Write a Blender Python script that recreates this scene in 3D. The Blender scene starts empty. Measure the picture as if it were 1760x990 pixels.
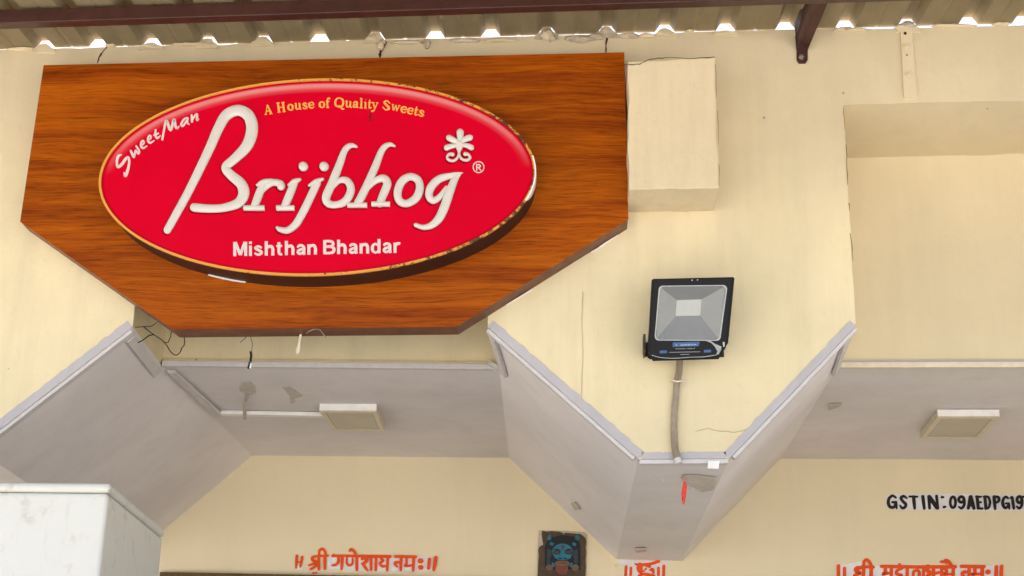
import bpy, bmesh, math, random
from mathutils import Vector, Matrix, noise
random.seed(7)
scene = bpy.context.scene
COL = scene.collection

# ------------------------------------------------------------------ camera
IW, IH, FPX = 1760.0, 990.0, 2505.3
PITCH, YAW, ROLL = .3454, -.0434, .0177
CAM = Vector((1.5034, -4.6925, 1.6))
_f = Vector((math.cos(PITCH)*math.sin(YAW), math.cos(PITCH)*math.cos(YAW), math.sin(PITCH)))
_r = Vector((math.cos(YAW), -math.sin(YAW), 0))
_u = _r.cross(_f)
RT = _r*math.cos(ROLL)+_u*math.sin(ROLL)
UP = -_r*math.sin(ROLL)+_u*math.cos(ROLL)
FW = _f
cd = bpy.data.cameras.new('camera')
cd.sensor_width = 36; cd.lens = FPX/IW*36; cd.clip_start = .05; cd.clip_end = 2000
cam = bpy.data.objects.new('camera', cd); COL.objects.link(cam)
m = Matrix((RT, UP, -FW)).transposed().to_4x4(); m.translation = CAM
cam.matrix_world = m
scene.camera = cam

# ------------------------------------------------------------------ light
SUN_EL, SUN_AZ = math.radians(62), math.radians(-58)    # high, over the building from the left
w = bpy.data.worlds.new('World'); scene.world = w; w.use_nodes = True
nt = w.node_tree
sky = nt.nodes.new('ShaderNodeTexSky'); sky.sky_type = 'NISHITA'; sky.sun_disc = False
sky.sun_elevation = SUN_EL; sky.sun_rotation = SUN_AZ
sky.air_density = 1.0; sky.dust_density = 6.0; sky.ozone_density = 1.0
bg = nt.nodes['Background']; bg.inputs[1].default_value = .15
nt.links.new(sky.outputs[0], bg.inputs[0])
sl = bpy.data.lights.new('sun', 'SUN'); sl.energy = 3.5; sl.angle = math.radians(.6); sl.color = (1, .97, .92)
so = bpy.data.objects.new('sun', sl); COL.objects.link(so)
sd = Vector((math.sin(SUN_AZ)*math.cos(SUN_EL), math.cos(SUN_AZ)*math.cos(SUN_EL), math.sin(SUN_EL)))
so.rotation_euler = sd.to_track_quat('Z', 'Y').to_euler(); so.location = sd*30
vs = scene.view_settings; vs.view_transform = 'Standard'; vs.look = 'None'; vs.gamma = 1; vs.use_curve_mapping = False
vs.exposure = 1.7
scene.cycles.max_bounces = 12; scene.cycles.diffuse_bounces = 6

# ------------------------------------------------------------------ pixel helpers
def ray(px, py): return FW*FPX+RT*(px-IW/2)+UP*(IH/2-py)
def W(px, py, Y):
    d = ray(px, py); return CAM+d*((Y-CAM.y)/d.y)
def WZ(px, py, Z):
    d = ray(px, py); return CAM+d*((Z-CAM.z)/d.z)
class Plane:
    """maps photo pixels (optionally in the coordinates of an enlarged crop) to a plane in the place"""
    def __init__(s, p, n, ox=0, oy=0, sc=1.0):
        s.p = Vector(p); s.n = Vector(n).normalized(); s.ox, s.oy, s.sc = ox, oy, sc
    def crop(s, ox, oy, sc): return Plane(s.p, s.n, ox, oy, sc)
    def lift(s, h): return Plane(s.p+s.n*h, s.n, s.ox, s.oy, s.sc)
    def __call__(s, x, y):
        d = ray(s.ox+x/s.sc, s.oy+y/s.sc)
        return CAM+d*((s.p-CAM).dot(s.n)/d.dot(s.n))
def wall_plane(Y): return Plane((0, Y, 0), (0, -1, 0))
def plane3(a, b, c, toward=CAM):
    n = (b-a).cross(c-a).normalized()
    if n.dot(toward-a) < 0: n = -n
    return Plane(a, n)

# ------------------------------------------------------------------ materials
def lin(c):
    return tuple((x/255/12.92 if x/255 <= .04045 else ((x/255+.055)/1.055)**2.4) for x in c)
class NB:
    def __init__(s, name):
        s.m = bpy.data.materials.new(name); s.m.use_nodes = True; s.t = s.m.node_tree
        s.b = s.t.nodes['Principled BSDF']
    def n(s, kind, **kw):
        x = s.t.nodes.new('ShaderNode'+kind)
        for k, v in kw.items(): setattr(x, k, v)
        return x
    def l(s, a, b): s.t.links.new(a, b)
    def coord(s, scale=(1, 1, 1), loc=(0, 0, 0)):
        g = s.n('NewGeometry')      # world position
        mp = s.n('Mapping'); mp.inputs['Scale'].default_value = scale; mp.inputs['Location'].default_value = loc
        s.l(g.outputs['Position'], mp.inputs['Vector']); return mp.outputs[0]
    def noise(s, vec, scale, detail=6, rough=.6, dist=0):
        x = s.n('TexNoise'); x.inputs['Scale'].default_value = scale; x.inputs['Detail'].default_value = detail
        x.inputs['Roughness'].default_value = rough; x.inputs['Distortion'].default_value = dist
        s.l(vec, x.inputs['Vector']); return x.outputs['Fac']
    def ramp(s, fac, stops, interp='LINEAR'):
        r = s.n('ValToRGB'); r.color_ramp.interpolation = interp
        e = r.color_ramp.elements
        while len(e) < len(stops): e.new(.5)
        for i, (p, c) in enumerate(stops):
            e[i].position = p; e[i].color = (*c, 1) if len(c) == 3 else c
        s.l(fac, r.inputs[0]); return r.outputs[0]
    def mix(s, fac, a, b, mode='MIX'):
        x = s.n('Mix', data_type='RGBA', blend_type=mode)
        for i, v in ((0, fac), (6, a), (7, b)):
            if isinstance(v, (int, float)): x.inputs[i].default_value = v
            elif isinstance(v, tuple): x.inputs[i].default_value = (*v, 1)
            else: s.l(v, x.inputs[i])
        return x.outputs[2]
    def bump(s, h, strength=.2, dist=.01):
        x = s.n('Bump'); x.inputs['Strength'].default_value = strength; x.inputs['Distance'].default_value = dist
        s.l(h, x.inputs['Height']); s.l(x.outputs[0], s.b.inputs['Normal'])
    def set(s, color=None, rough=.5, spec=.5, metal=0):
        if color is not None:
            if isinstance(color, tuple): s.b.inputs['Base Color'].default_value = (*color, 1)
            else: s.l(color, s.b.inputs['Base Color'])
        if isinstance(rough, (int, float)): s.b.inputs['Roughness'].default_value = rough
        else: s.l(rough, s.b.inputs['Roughness'])
        s.b.inputs['Specular IOR Level'].default_value = spec; s.b.inputs['Metallic'].default_value = metal
        return s.m
def G(v): return (v, v, v)
MAT = {}
def paint(name, c, var=.10, dirt=.25, dirtcol=None, bump=.25, rough=.7, streak=True, spots=True, spec=.25, trowel=1.0, top_tone=False):
    k = NB(name)
    big = k.noise(k.coord(), 1.7, 5, .55)
    dark = tuple(x*(1-var) for x in c); light = tuple(min(1, x*(1+var*.6)) for x in c)
    col = k.ramp(big, [(.3, dark), (.7, light)])
    dc = dirtcol or tuple(x*.62 for x in c)
    if streak:
        st = k.noise(k.coord((9, 9, .9)), 1.0, 6, .65)
        f = k.ramp(st, [(.48, G(0)), (.74, G(dirt*1.15))]); col = k.mix(f, col, dc)
    if top_tone:      # streaky beige tone, stronger towards the top of the wall
        g_ = k.n('NewGeometry'); sx = k.n('SeparateXYZ'); k.l(g_.outputs['Position'], sx.inputs[0])
        rn = k.noise(k.coord((7, 7, .5), (2, 0, 0)), 1.0, 7, .7)
        pt = k.noise(k.coord((1, 1, 1), (5, 0, 2)), 2.6, 6, .65)
        ad = k.n('Math', operation='MULTIPLY_ADD'); k.l(rn, ad.inputs[0]); ad.inputs[1].default_value = .9
        a2 = k.n('Math', operation='MULTIPLY_ADD'); k.l(pt, a2.inputs[0]); a2.inputs[1].default_value = .9; k.l(sx.outputs[2], a2.inputs[2])
        k.l(a2.outputs[0], ad.inputs[2])
        f = k.n('MapRange'); f.inputs[1].default_value = 4.35; f.inputs[2].default_value = 5.05; f.inputs[3].default_value = 0; f.inputs[4].default_value = .62
        k.l(ad.outputs[0], f.inputs[0]); col = k.mix(f.outputs[0], col, (.58, .475, .33))
    gr = k.noise(k.coord(), 22, 7, .7)
    f = k.ramp(gr, [(.56, G(0)), (.74, G(dirt*.8))]); col = k.mix(f, col, dc)
    if spots:
        v = k.n('TexVoronoi'); v.inputs['Scale'].default_value = 9.0; k.l(k.coord(), v.inputs['Vector'])
        sp = k.ramp(v.outputs['Distance'], [(.03, G(.75)), (.05, G(0))])
        keep = k.ramp(v.outputs['Color'], [(.62, G(0)), (.64, G(1))])
        col = k.mix(k.mix(1.0, sp, keep, 'MULTIPLY'), col, tuple(x*.25 for x in c))
    h1 = k.noise(k.coord((1.2, 1, 1)), 4*trowel, 7, .58, .2)
    h2 = k.noise(k.coord(), 90, 4, .6)
    h = k.mix(.10, h1, h2)
    k.bump(h, bump, .02)
    MAT[name] = k.set(col, rough, spec); return k.m
def plain(name, c, rough=.5, spec=.4, metal=0, var=.15, scale=30, bump=0):
    k = NB(name)
    n = k.noise(k.coord(), scale, 5, .65)
    col = k.ramp(n, [(.3, tuple(x*(1-var) for x in c)), (.7, tuple(min(1, x*(1+var*.5)) for x in c))])
    if bump: k.bump(n, bump, .004)
    MAT[name] = k.set(col, rough, spec, metal); return k.m

paint('cream', (.79, .675, .43), var=.12, dirt=.30, dirtcol=(.56, .47, .31), bump=.3, top_tone=True)
paint('cream_upper', (.72, .60, .40), var=.10, dirt=.30, dirtcol=(.47, .38, .26), bump=.32, trowel=1.2)
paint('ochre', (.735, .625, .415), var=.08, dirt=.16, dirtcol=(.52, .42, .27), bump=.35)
paint('cream_back', (.80, .69, .47), var=.05, dirt=.07, bump=.15, spots=False)
paint('lavender', (.79, .74, .725), var=.10, dirt=.16, bump=.15, spots=False, rough=.55)
paint('lavender_band', (.50, .475, .485), var=.08, dirt=.22, bump=.3, spots=False)
plain('pvc', (.62, .585, .575), .4, .4, var=.10)
plain('pvc_white', (.86, .84, .80), .35, .45, var=.08)
plain('pvc_yellowed', (.74, .64, .48), .4, .4, var=.12)
plain('diffuser', (.55, .50, .38), .35, .4, var=.08, scale=12)
plain('brown_steel', (.062, .022, .017), .38, .45, var=.3, scale=14)
plain('brown_side', (.030, .012, .009), .45, .4, var=.35, scale=20)
plain('board_edge', (.17, .065, .035), .5, .35, var=.35, scale=18)
plain('red', (.74, .0035, .022), .4, .2, var=.03, scale=5)
plain('letter_white', (.66, .635, .585), .4, .4, var=.06, scale=25)
plain('print_white', (.72, .62, .59), .4, .3, var=.05)
plain('print_gold', (.83, .42, .09), .4, .3, var=.06)
plain('black', (.006, .006, .007), .45, .16, var=.3)
plain('black_gloss', (.003, .003, .005), .10, .16, var=.2)
plain('reflector', (.20, .205, .20), .42, .4, .45, var=.05)
plain('chip', (.43, .44, .41), .5, .4, var=.05)
plain('rim_grey', (.42, .44, .45), .3, .5, var=.08)
plain('label_blue', (.03, .11, .28), .4, .4, var=.2, scale=90)
plain('film', (.33, .34, .35), .3, .5, var=.2)
plain('steel', (.42, .38, .33), .35, .5, .7, var=.25, scale=60)
plain('hose_grey', (.36, .295, .22), .4, .4, var=.15)
plain('wire', (.014, .010, .008), .5, .3)
plain('tape', (.30, .26, .21), .35, .4, var=.2)
plain('tape_pale', (.46, .41, .37), .3, .45, var=.15)
plain('orange_paint', (.82, .085, .006), .6, .25, var=.12, scale=25)
plain('black_paint', (.012, .008, .008), .55, .3, var=.3)
plain('whitewash', (.80, .78, .76), .75, .2, var=.10, scale=14)
plain('crack', (.05, .035, .022), .9, .1)
plain('crack_brown', (.26, .18, .09), .9, .1)
plain('crack_soft', (.50, .41, .26), .9, .1)
plain('tape_soft', (.53, .48, .43), .35, .4, var=.15)
plain('printed_shadow', (.30, .0005, .010), .5, .05)  # dark red of the drop shadow printed behind the letters
plain('ribbon', (.80, .09, .06), .6, .2, var=.3, scale=160)
plain('mortar', (.60, .50, .37), .85, .15, var=.35, scale=30, bump=.8)
plain('mask_brown', (.085, .052, .028), .55, .3, var=.35, scale=40)
plain('mask_dark', (.010, .012, .014), .5, .3)
plain('mask_teal', (.016, .165, .24), .5, .35, var=.35, scale=60)
plain('mask_slate', (.030, .050, .058), .5, .3, var=.4, scale=60)
plain('mask_eye', (.075, .055, .06), .5, .3, var=.3, scale=80)
plain('mask_red', (.19, .055, .035), .5, .3, var=.2, scale=60)
plain('mask_tan', (.16, .10, .05), .5, .3, var=.3, scale=60)
plain('torn_paper', (.55, .47, .36), .8, .2, var=.2, scale=50)
plain('panelling', (.11, .065, .02), .5, .3, var=.3, scale=20)
plain('ground', (.42, .41, .38), .9, .2, var=.2, scale=2)
plain('plinth', (.12, .11, .10), .5, .2, var=.2, scale=3)

def wood():
    k = NB('wood')
    wv = k.n('TexNoise'); wv.inputs['Scale'].default_value = 2.2; wv.inputs['Detail'].default_value = 2
    k.l(k.coord((1, 1, 2)), wv.inputs['Vector'])
    vm = k.n('VectorMath', operation='MULTIPLY_ADD'); vm.inputs[1].default_value = (.25, 0, .05)
    g_ = k.n('NewGeometry'); k.l(wv.outputs['Color'], vm.inputs[0]); k.l(g_.outputs['Position'], vm.inputs[2])
    def mapped(sc, loc=(0, 0, 0)):
        mp = k.n('Mapping'); mp.inputs['Scale'].default_value = sc; mp.inputs['Location'].default_value = loc
        k.l(vm.outputs[0], mp.inputs['Vector']); return mp.outputs[0]
    n1 = k.noise(mapped((.55, 1, 11.0)), 1.5, 5, .6, .3)          # broad bands
    n2 = k.noise(mapped((1.5, 1, 40.0), (3, 1, 2)), 1.6, 8, .72, .35)   # streaks
    n3 = k.noise(mapped((5, 1, 150), (1, 2, 5)), 1.5, 5, .75, .2)    # pores
    f = k.mix(.38, n1, n2)
    col = k.ramp(f, [(.33, (.16, .027, .001)), (.43, (.25, .045, .002)), (.51, (.325, .066, .002)), (.60, (.42, .098, .003)), (.68, (.34, .068, .002))])
    fine = k.ramp(n3, [(.37, G(.46)), (.49, G(.94)), (.64, G(1.22))])
    col = k.mix(.85, col, fine, 'MULTIPLY')
    k.bump(n3, .15, .002)
    MAT['wood'] = k.set(col, .42, .12)
wood()
def foam():
    k = NB('white_box')
    n = k.noise(k.coord(), 11, 7, .7)
    col = k.ramp(n, [(.35, (.64, .635, .57)), (.57, (.64, .62, .55)), (.67, (.52, .50, .43))])
    st = k.noise(k.coord((16, 16, 3), (4, 0, 1)), 1.4, 5, .7)
    col = k.mix(k.ramp(st, [(.60, G(0)), (.76, G(.35))]), col, (.46, .45, .39))
    k.bump(n, .15, .006)
    MAT['white_box'] = k.set(col, .45, .4)
foam()
def roofm():
    k = NB('roof_metal')
    n = k.noise(k.coord((3, 1, 1)), 4, 6, .65)
    col = k.ramp(n, [(.3, (.22, .172, .095)), (.7, (.29, .228, .13))])
    v = k.noise(k.coord(loc=(7, 3, 1)), 5.2, 3, .5, .8)
    col = k.mix(k.ramp(v, [(.72, G(0)), (.74, G(.7))]), col, (.42, .35, .22))
    MAT['roof_metal'] = k.set(col, .6, .2)
roofm()
def gold_rim():
    k = NB('gold_rim')
    n = k.noise(k.coord(), 38, 6, .75)
    g = k.n('NewGeometry'); sx = k.n('SeparateXYZ'); k.l(g.outputs['Position'], sx.inputs[0])
    # the worn half of the rim is the right hand one
    r = k.n('MapRange'); r.inputs[1].default_value = .2; r.inputs[2].default_value = 1.3; r.inputs[3].default_value = -.14; r.inputs[4].default_value = .05
    k.l(sx.outputs[0], r.inputs[0])
    a = k.n('Math', operation='ADD'); k.l(n, a.inputs[0]); k.l(r.outputs[0], a.inputs[1])
    col = k.ramp(a.outputs[0], [(.50, (.72, .32, .055)), (.57, (.08, .045, .02))])
    MAT['gold_rim'] = k.set(col, .45, .35)
gold_rim()
def glass():
    k = NB('thin_glass'); t = k.t
    tr = k.n('BsdfTransparent'); gl = k.n('BsdfGlossy'); gl.inputs['Roughness'].default_value = .03
    mx = k.n('MixShader'); mx.inputs[0].default_value = .05
    k.l(tr.outputs[0], mx.inputs[1]); k.l(gl.outputs[0], mx.inputs[2])
    k.l(mx.outputs[0], t.nodes['Material Output'].inputs[0]); MAT['thin_glass'] = k.m
glass()

# ------------------------------------------------------------------ object helpers
def root(name, label, cat, loc, group=None):
    o = bpy.data.objects.new(name, None); COL.objects.link(o); o.location = loc
    o.empty_display_size = .05; o['label'] = label; o['category'] = cat
    if group: o['group'] = group
    return o
def base_of(o):
    while o.parent: o = o.parent
    return o.location
def obj(name, V, F, mat, parent=None, smooth=False, bevel=0, label=None, cat=None, group=None, kind=None, midx=None, mats=None):
    V = [Vector(v) for v in V]
    if parent: off = base_of(parent).copy()
    else:
        off = sum(V, Vector())/len(V); off.z = min(v.z for v in V)
    me = bpy.data.meshes.new(name)
    me.from_pydata([tuple(v-off) for v in V], [], F)
    for k in (mats or [mat]): me.materials.append(MAT[k])
    if midx:
        for p, i in zip(me.polygons, midx): p.material_index = i
    bm = bmesh.new(); bm.from_mesh(me)
    bmesh.ops.recalc_face_normals(bm, faces=bm.faces)
    bm.to_mesh(me); bm.free()
    if smooth:
        for p in me.polygons: p.use_smooth = True
    me.update()
    o = bpy.data.objects.new(name, me); COL.objects.link(o)
    if parent: o.parent = parent
    else: o.location = off
    if bevel:
        b = o.modifiers.new('bevel', 'BEVEL'); b.width = bevel; b.segments = 2; b.limit_method = 'ANGLE'; b.angle_limit = .6
    if label: o['label'] = label
    if cat: o['category'] = cat
    if group: o['group'] = group
    if kind: o['kind'] = kind
    return o
def prism(poly, vec):
    """closed solid: polygon pushed along vec"""
    n = len(poly); V = [Vector(p) for p in poly]+[Vector(p)+Vector(vec) for p in poly]
    F = [list(range(n)), list(range(2*n-1, n-1, -1))]+[[i, (i+1) % n, n+(i+1) % n, n+i] for i in range(n)]
    return V, F
def join(*parts):
    V, F = [], []
    for v, f in parts:
        k = len(V); V += list(v); F += [[i+k for i in q] for q in f]
    return V, F
def beam(a, b, side, thick):
    """bar from a to b; side and thick are full cross vectors, starting at the a-b line"""
    a, b, s, t = Vector(a), Vector(b), Vector(side), Vector(thick)
    return prism([a, a+s, a+s+t, a+t], b-a)
def tube(pts, r, seg=8, rings=None):
    pts = [Vector(p) for p in pts]; n = len(pts)
    V, F = [], []
    up = Vector((0.13, .3, 1)).normalized()
    for i, p in enumerate(pts):
        t = (pts[min(i+1, n-1)]-pts[max(i-1, 0)]).normalized()
        x = t.cross(up)
        if x.length < .05: x = t.cross(Vector((1, 0, 0)))
        x.normalize(); y = t.cross(x)
        rr = r[i] if isinstance(r, (list, tuple)) else r
        for k in range(seg):
            a = 2*math.pi*k/seg; V.append(p+x*math.cos(a)*rr+y*math.sin(a)*rr)
    for i in range(n-1):
        for k in range(seg):
            F.append([i*seg+k, i*seg+(k+1) % seg, (i+1)*seg+(k+1) % seg, (i+1)*seg+k])
    F.append(list(range(seg))); F.append([(n-1)*seg+k for k in range(seg-1, -1, -1)])
    return V, F
def smooth_path(P, per=6, closed=False):
    """Catmull-Rom through tuples of any length"""
    n = len(P); out = []
    if n == 2 and not closed: return [tuple(P[0]), tuple(P[1])]
    rng = n if closed else n-1
    for i in range(rng):
        g = (lambda j: P[j % n]) if closed else (lambda j: P[max(0, min(n-1, j))])
        a, b, c, d = g(i-1), g(i), g(i+1), g(i+2)
        for k in range(per):
            t = k/per
            out.append(tuple(.5*((2*q)+(-p+r)*t+(2*p-5*q+4*r-s)*t*t+(-p+3*q-3*r+s)*t**3) for p, q, r, s in zip(a, b, c, d)))
    if not closed: out.append(tuple(P[-1]))
    return out
def stroke(P, mp, h=.004, lift=0.0, profile='flat', caps='round', curve=True, closed=False, per=6):
    """brush stroke: P = [(x, y, width)...] in the pixels of plane mp; raised by h along the plane's normal"""
    C = smooth_path(P, per, closed) if curve else [tuple(p) for p in P]
    n = len(C); R = []
    def tan(i):
        a = C[(i-1) % n] if closed else C[max(0, i-1)]; b = C[(i+1) % n] if closed else C[min(n-1, i+1)]
        dx, dy = b[0]-a[0], b[1]-a[1]; L = math.hypot(dx, dy) or 1
        return dx/L, dy/L
    if caps == 'round' and not closed:
        t = tan(0); r = C[0][2]/2
        for q in (80, 55, 28): R.append((C[0][0]-t[0]*r*math.sin(math.radians(q)), C[0][1]-t[1]*r*math.sin(math.radians(q)), t, r*math.cos(math.radians(q))))
    for i in range(n): R.append((C[i][0], C[i][1], tan(i), C[i][2]/2))
    if caps == 'round' and not closed:
        t = tan(n-1); r = C[-1][2]/2
        for q in (28, 55, 80): R.append((C[-1][0]+t[0]*r*math.sin(math.radians(q)), C[-1][1]+t[1]*r*math.sin(math.radians(q)), t, r*math.cos(math.radians(q))))
    if profile == 'flat': S = [(-1, 0), (-1, 1), (1, 1), (1, 0)]
    else: S = [(-1, 0), (-1, .30)]+[(-math.cos(math.radians(q)), .30+.70*math.sin(math.radians(q))) for q in (25, 50, 75, 105, 130, 155)]+[(1, .30), (1, 0)]
    rmax = max(r[3] for r in R); V, F = [], []
    for x, y, t, r in R:
        hh = h if profile == 'flat' else h*(.25+.75*min(1, r/rmax))
        for s, z in S:
            V.append(mp(x-t[1]*s*r, y+t[0]*s*r)+mp.n*(lift+hh*z))
    k = len(S); N = len(R)
    for i in range(N if closed else N-1):
        j = (i+1) % N
        for a in range(k-1): F.append([i*k+a, i*k+a+1, j*k+a+1, j*k+a])
    if not closed:
        F.append(list(range(k))); F.append([(N-1)*k+a for a in range(k-1, -1, -1)])
    return V, F
def strokes(L, mp, h=.003, lift=0.0, **kw):
    return join(*[stroke(P, mp, h+.00018*i, lift, **kw) for i, P in enumerate(L)])
def patch(poly, mp, h=.002, lift=0.0):
    P = [mp(x, y)+mp.n*lift for x, y in poly]
    return prism(P, mp.n*h)
def wob(a, b, n, amp, seed, axis):
    """points from a to b with a hand-made wobble along axis"""
    out = []
    for i in range(n+1):
        t = i/n; p = a.lerp(b, t)
        k = noise.noise(Vector((t*n*.37+seed, seed*1.7, 0)))*amp*min(1, 4*t, 4*(1-t))
        out.append(p+Vector(axis)*k)
    return out
def quad_grid(a, b, c, d, nu, nv, amp=0, seed=0, nrm=None):
    """a-b along u, d-c opposite; optional gentle unevenness inside"""
    V, F = [], []
    n = nrm or (b-a).cross(d-a).normalized()
    for j in range(nv+1):
        for i in range(nu+1):
            u, v = i/nu, j/nv
            p = a.lerp(b, u).lerp(d.lerp(c, u), v)
            e = min(1, 6*u, 6*(1-u), 6*v, 6*(1-v))
            V.append(p+n*(noise.noise(p*2.3+Vector((seed, 0, 0)))*amp*e))
    for j in range(nv):
        for i in range(nu):
            q = j*(nu+1)+i; F.append([q, q+1, q+nu+2, q+nu+1])
    return V, F

# ------------------------------------------------------------------ the setting
D1, D = .454, 1.962            # recessed panel, back wall
g = 300
obj('ground', [(-g, -g, 0), (g, -g, 0), (g, g, 0), (-g, g, 0)], [[0, 1, 2, 3]], 'ground', kind='structure')
obj('shop_floor', *prism([Vector((-4.6, -.3, .004)), Vector((5.6, -.3, .004)), Vector((5.6, D+.4, .004)), Vector((-4.6, D+.4, .004))], (0, 0, .40)), 'plinth', kind='structure')

B = root('shop_building', 'cream and lavender shop front with angled openings under the canopy', 'building', (1.5, 0, 0))
A0, A1, A2, A3, A4 = W(228, 562, 0), W(838, 562, 0), W(1097, 789, 0), W(1254, 788, 0), W(1471, 560, 0)
N5 = W(1450, 180, 0)                                   # top left corner of the right recess
ZA, ZB, ZT = A1.z, A2.z, N5.z
AL = Vector((-.486, 0, W(0, 738, 0).z+(-.486-W(0, 738, 0).x)*(A0.z-W(0, 738, 0).z)/(A0.x-W(0, 738, 0).x)))
PL = Vector((-.80, 0, AL.z))
NR = Vector((3.72, 0, ZT+.03)); AR = Vector((3.72, 0, ZA)); BR = Vector((4.2, 0, ZB)); PR = Vector((4.5, 0, ZB))
NL0, NL1 = Vector((A0.x-.005, 0, ZT-.03)), Vector((A1.x+.01, 0, ZT-.02))
def roof_z(x, y=0): return 4.238+.0245*x+.10*y
def top_z(x):
    k = noise.noise(Vector((x*2.1, 0, 3.3)))+.45*noise.noise(Vector((x*9, 0, 1)))
    return roof_z(x)-.0035-.0075*max(0, min(1, (k+.02)*4))+.0015*noise.noise(Vector((x*31, 2, 0)))
e_niche = wob(A4, N5, 26, .007, 3.1, (1, 0, 0))
e_nt = wob(N5, NR, 24, .006, 5.2, (0, 0, 1))
QA, QN, QM, QB, QC, QP = [Vector((x, 0, z)) for x, z in ((-1.29, ZA), (-1.29, ZT-.05), (-2.51, ZT-.08), (-2.51, ZA), (-3.0, ZB), (-3.3, ZB))]  # unseen further opening on the left, added to brighten the interior
outline = [Vector((-4.6, 0, 0)), Vector((-3.3, 0, 0)), QP, QC, QB, QM, QN, QA, PL, AL, A0, NL0, NL1, A1]+wob(A1, A2, 20, .002, 1, (0, 0, 1))[1:]+wob(A2, A3, 6, .002, 2, (0, 0, 1))[1:]+wob(A3, A4, 16, .002, 4, (0, 0, 1))[1:]+e_niche[1:]+e_nt[1:]
outline += [AR, BR, PR, Vector((4.5, 0, 0)), Vector((6, 0, 0))]
xs = [6-10.6*i/420 for i in range(421)]
outline += [Vector((x, 0, top_z(x))) for x in xs]
n = len(outline)
TH = .11
Vb = [p.copy() for p in outline]; Fb = [list(range(n))]
# top and outer ends have thickness; the reveals of the openings are parts of their own
k0 = n-421
for p in outline[k0:]: Vb.append(p+Vector((0, TH, 0)))
for i in range(420): Fb.append([k0+i, k0+i+1, n+i+1, n+i])
Vb += [Vector((6, TH, 0)), Vector((-2.6, TH, 0))]
front = obj('front_wall', Vb, Fb, 'cream', B)
def reveal(name, E, y0, y1, mat, label=None):
    V = [p+Vector((0, y0, 0)) for p in E]+[p+Vector((0, y1, 0)) for p in E]; k = len(E)
    return obj(name, V, [[i, i+1, k+i+1, k+i] for i in range(k-1)], mat, B, label=label)
def side(E, cc, mat='cream'):
    V = list(E)+[p+Vector((0, D1, 0)) for p in E]; k = len(E)
    j = min(range(k), key=lambda i: E[i].z); V[k+j] = cc
    obj('recess_side', V, [[i, i+1, k+i+1, k+i] for i in range(k-1)], mat, B)
CL0, CL1, CR0 = W(278, 628, D1), W(858, 634, D1), W(1440, 631, D1)
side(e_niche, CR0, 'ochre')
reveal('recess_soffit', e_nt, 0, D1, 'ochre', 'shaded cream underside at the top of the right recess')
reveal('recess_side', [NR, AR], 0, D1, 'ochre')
side([A0, NL0], CL0)
reveal('recess_soffit', [NL0, NL1], 0, D1, 'cream')
reveal('recess_side', [QB, QM], 0, D1, 'cream'); reveal('recess_soffit', [QM, QN], 0, D1, 'cream'); reveal('recess_side', [QN, QA], 0, D1, 'cream')
side([NL1, A1], CL1)
# ceilings
cL0, cL1 = W(278, 628, D1), W(858, 634, D1)
cR0 = W(1440, 631, D1); cR1 = Vector((3.72, D1, cR0.z+.01))
bL0, bL1 = W(434, 783, D), W(875, 787, D)
bR0 = W(1342, 788, D); bR1 = Vector((3.72, D, bR0.z))
bP0, bP1 = W(1059, 961, D), W(1173, 964, D)
bLL = bL0+(W(281, 911, D)-bL0)*((bP0.z-bL0.z)/(W(281, 911, D).z-bL0.z))
def panel(name, a, b, c, d, mat, nu=10, nv=10, amp=.002, seed=0, label=None):
    return obj(name, *quad_grid(a, b, c, d, nu, nv, amp, seed), mat, B, smooth=True, label=label)
panel('ceiling', cL0, cL1, bL1, bL0, 'lavender', seed=1, label='lavender ceiling behind the signboard')
panel('ceiling', cR0, cR1, bR1, bR0, 'lavender', seed=2, label='lavender ceiling at the right')
def slope(f0, f1, cc, b1, b0, label):
    """sloped soffit: f0 low front, f1 high front, cc ceiling corner at the recess panel, b1 high back, b0 low back"""
    t = (cc.y-f0.y)/(b0.y-f0.y); m0 = f0.lerp(b0, t)
    obj('sloped_soffit', *join(quad_grid(f0, f1, cc, m0, 12, 4), quad_grid(m0, cc, b1, b0, 12, 8)), 'lavender', B, label=label)
slope(AL, A0, cL0, bL0, bLL, 'sloped lavender soffit left of the signboard')
slope(A2, A1, cL1, bL1, bP0, 'sloped lavender soffit on the left side of the pendant')
slope(A3, A4, cR0, bR0, bP1, 'sloped lavender soffit on the right side of the pendant')
slope(BR, AR, cR1, bR1, Vector((4.2, D, bP1.z)), None)
panel('beam_soffit', A2, A3, bP1, bP0, 'lavender', seed=5, label='flat lavender underside of the hanging pendant')
panel('beam_soffit', PL, AL, bLL, Vector((PL.x, D, PL.z)), 'lavender', seed=6)
def off(p, y, z=0): return Vector((p.x, y, p.z+z))
slope(PL, QA, off(QA, D1), off(QA, D), off(PL, D), None)
slope(QC, QB, off(QB, D1), off(QB, D), off(QC, D), None)
panel('ceiling', off(QB, D1), off(QA, D1), off(QA, D), off(QB, D), 'lavender', seed=8)
panel('beam_soffit', QP, QC, off(QC, D), off(QP, D), 'lavender', seed=9)
obj('recess_panel', [off(QB, D1, -.02), off(QA, D1, -.02), off(QN, D1), off(QM, D1)], [[0, 1, 2, 3]], 'cream', B)
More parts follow.
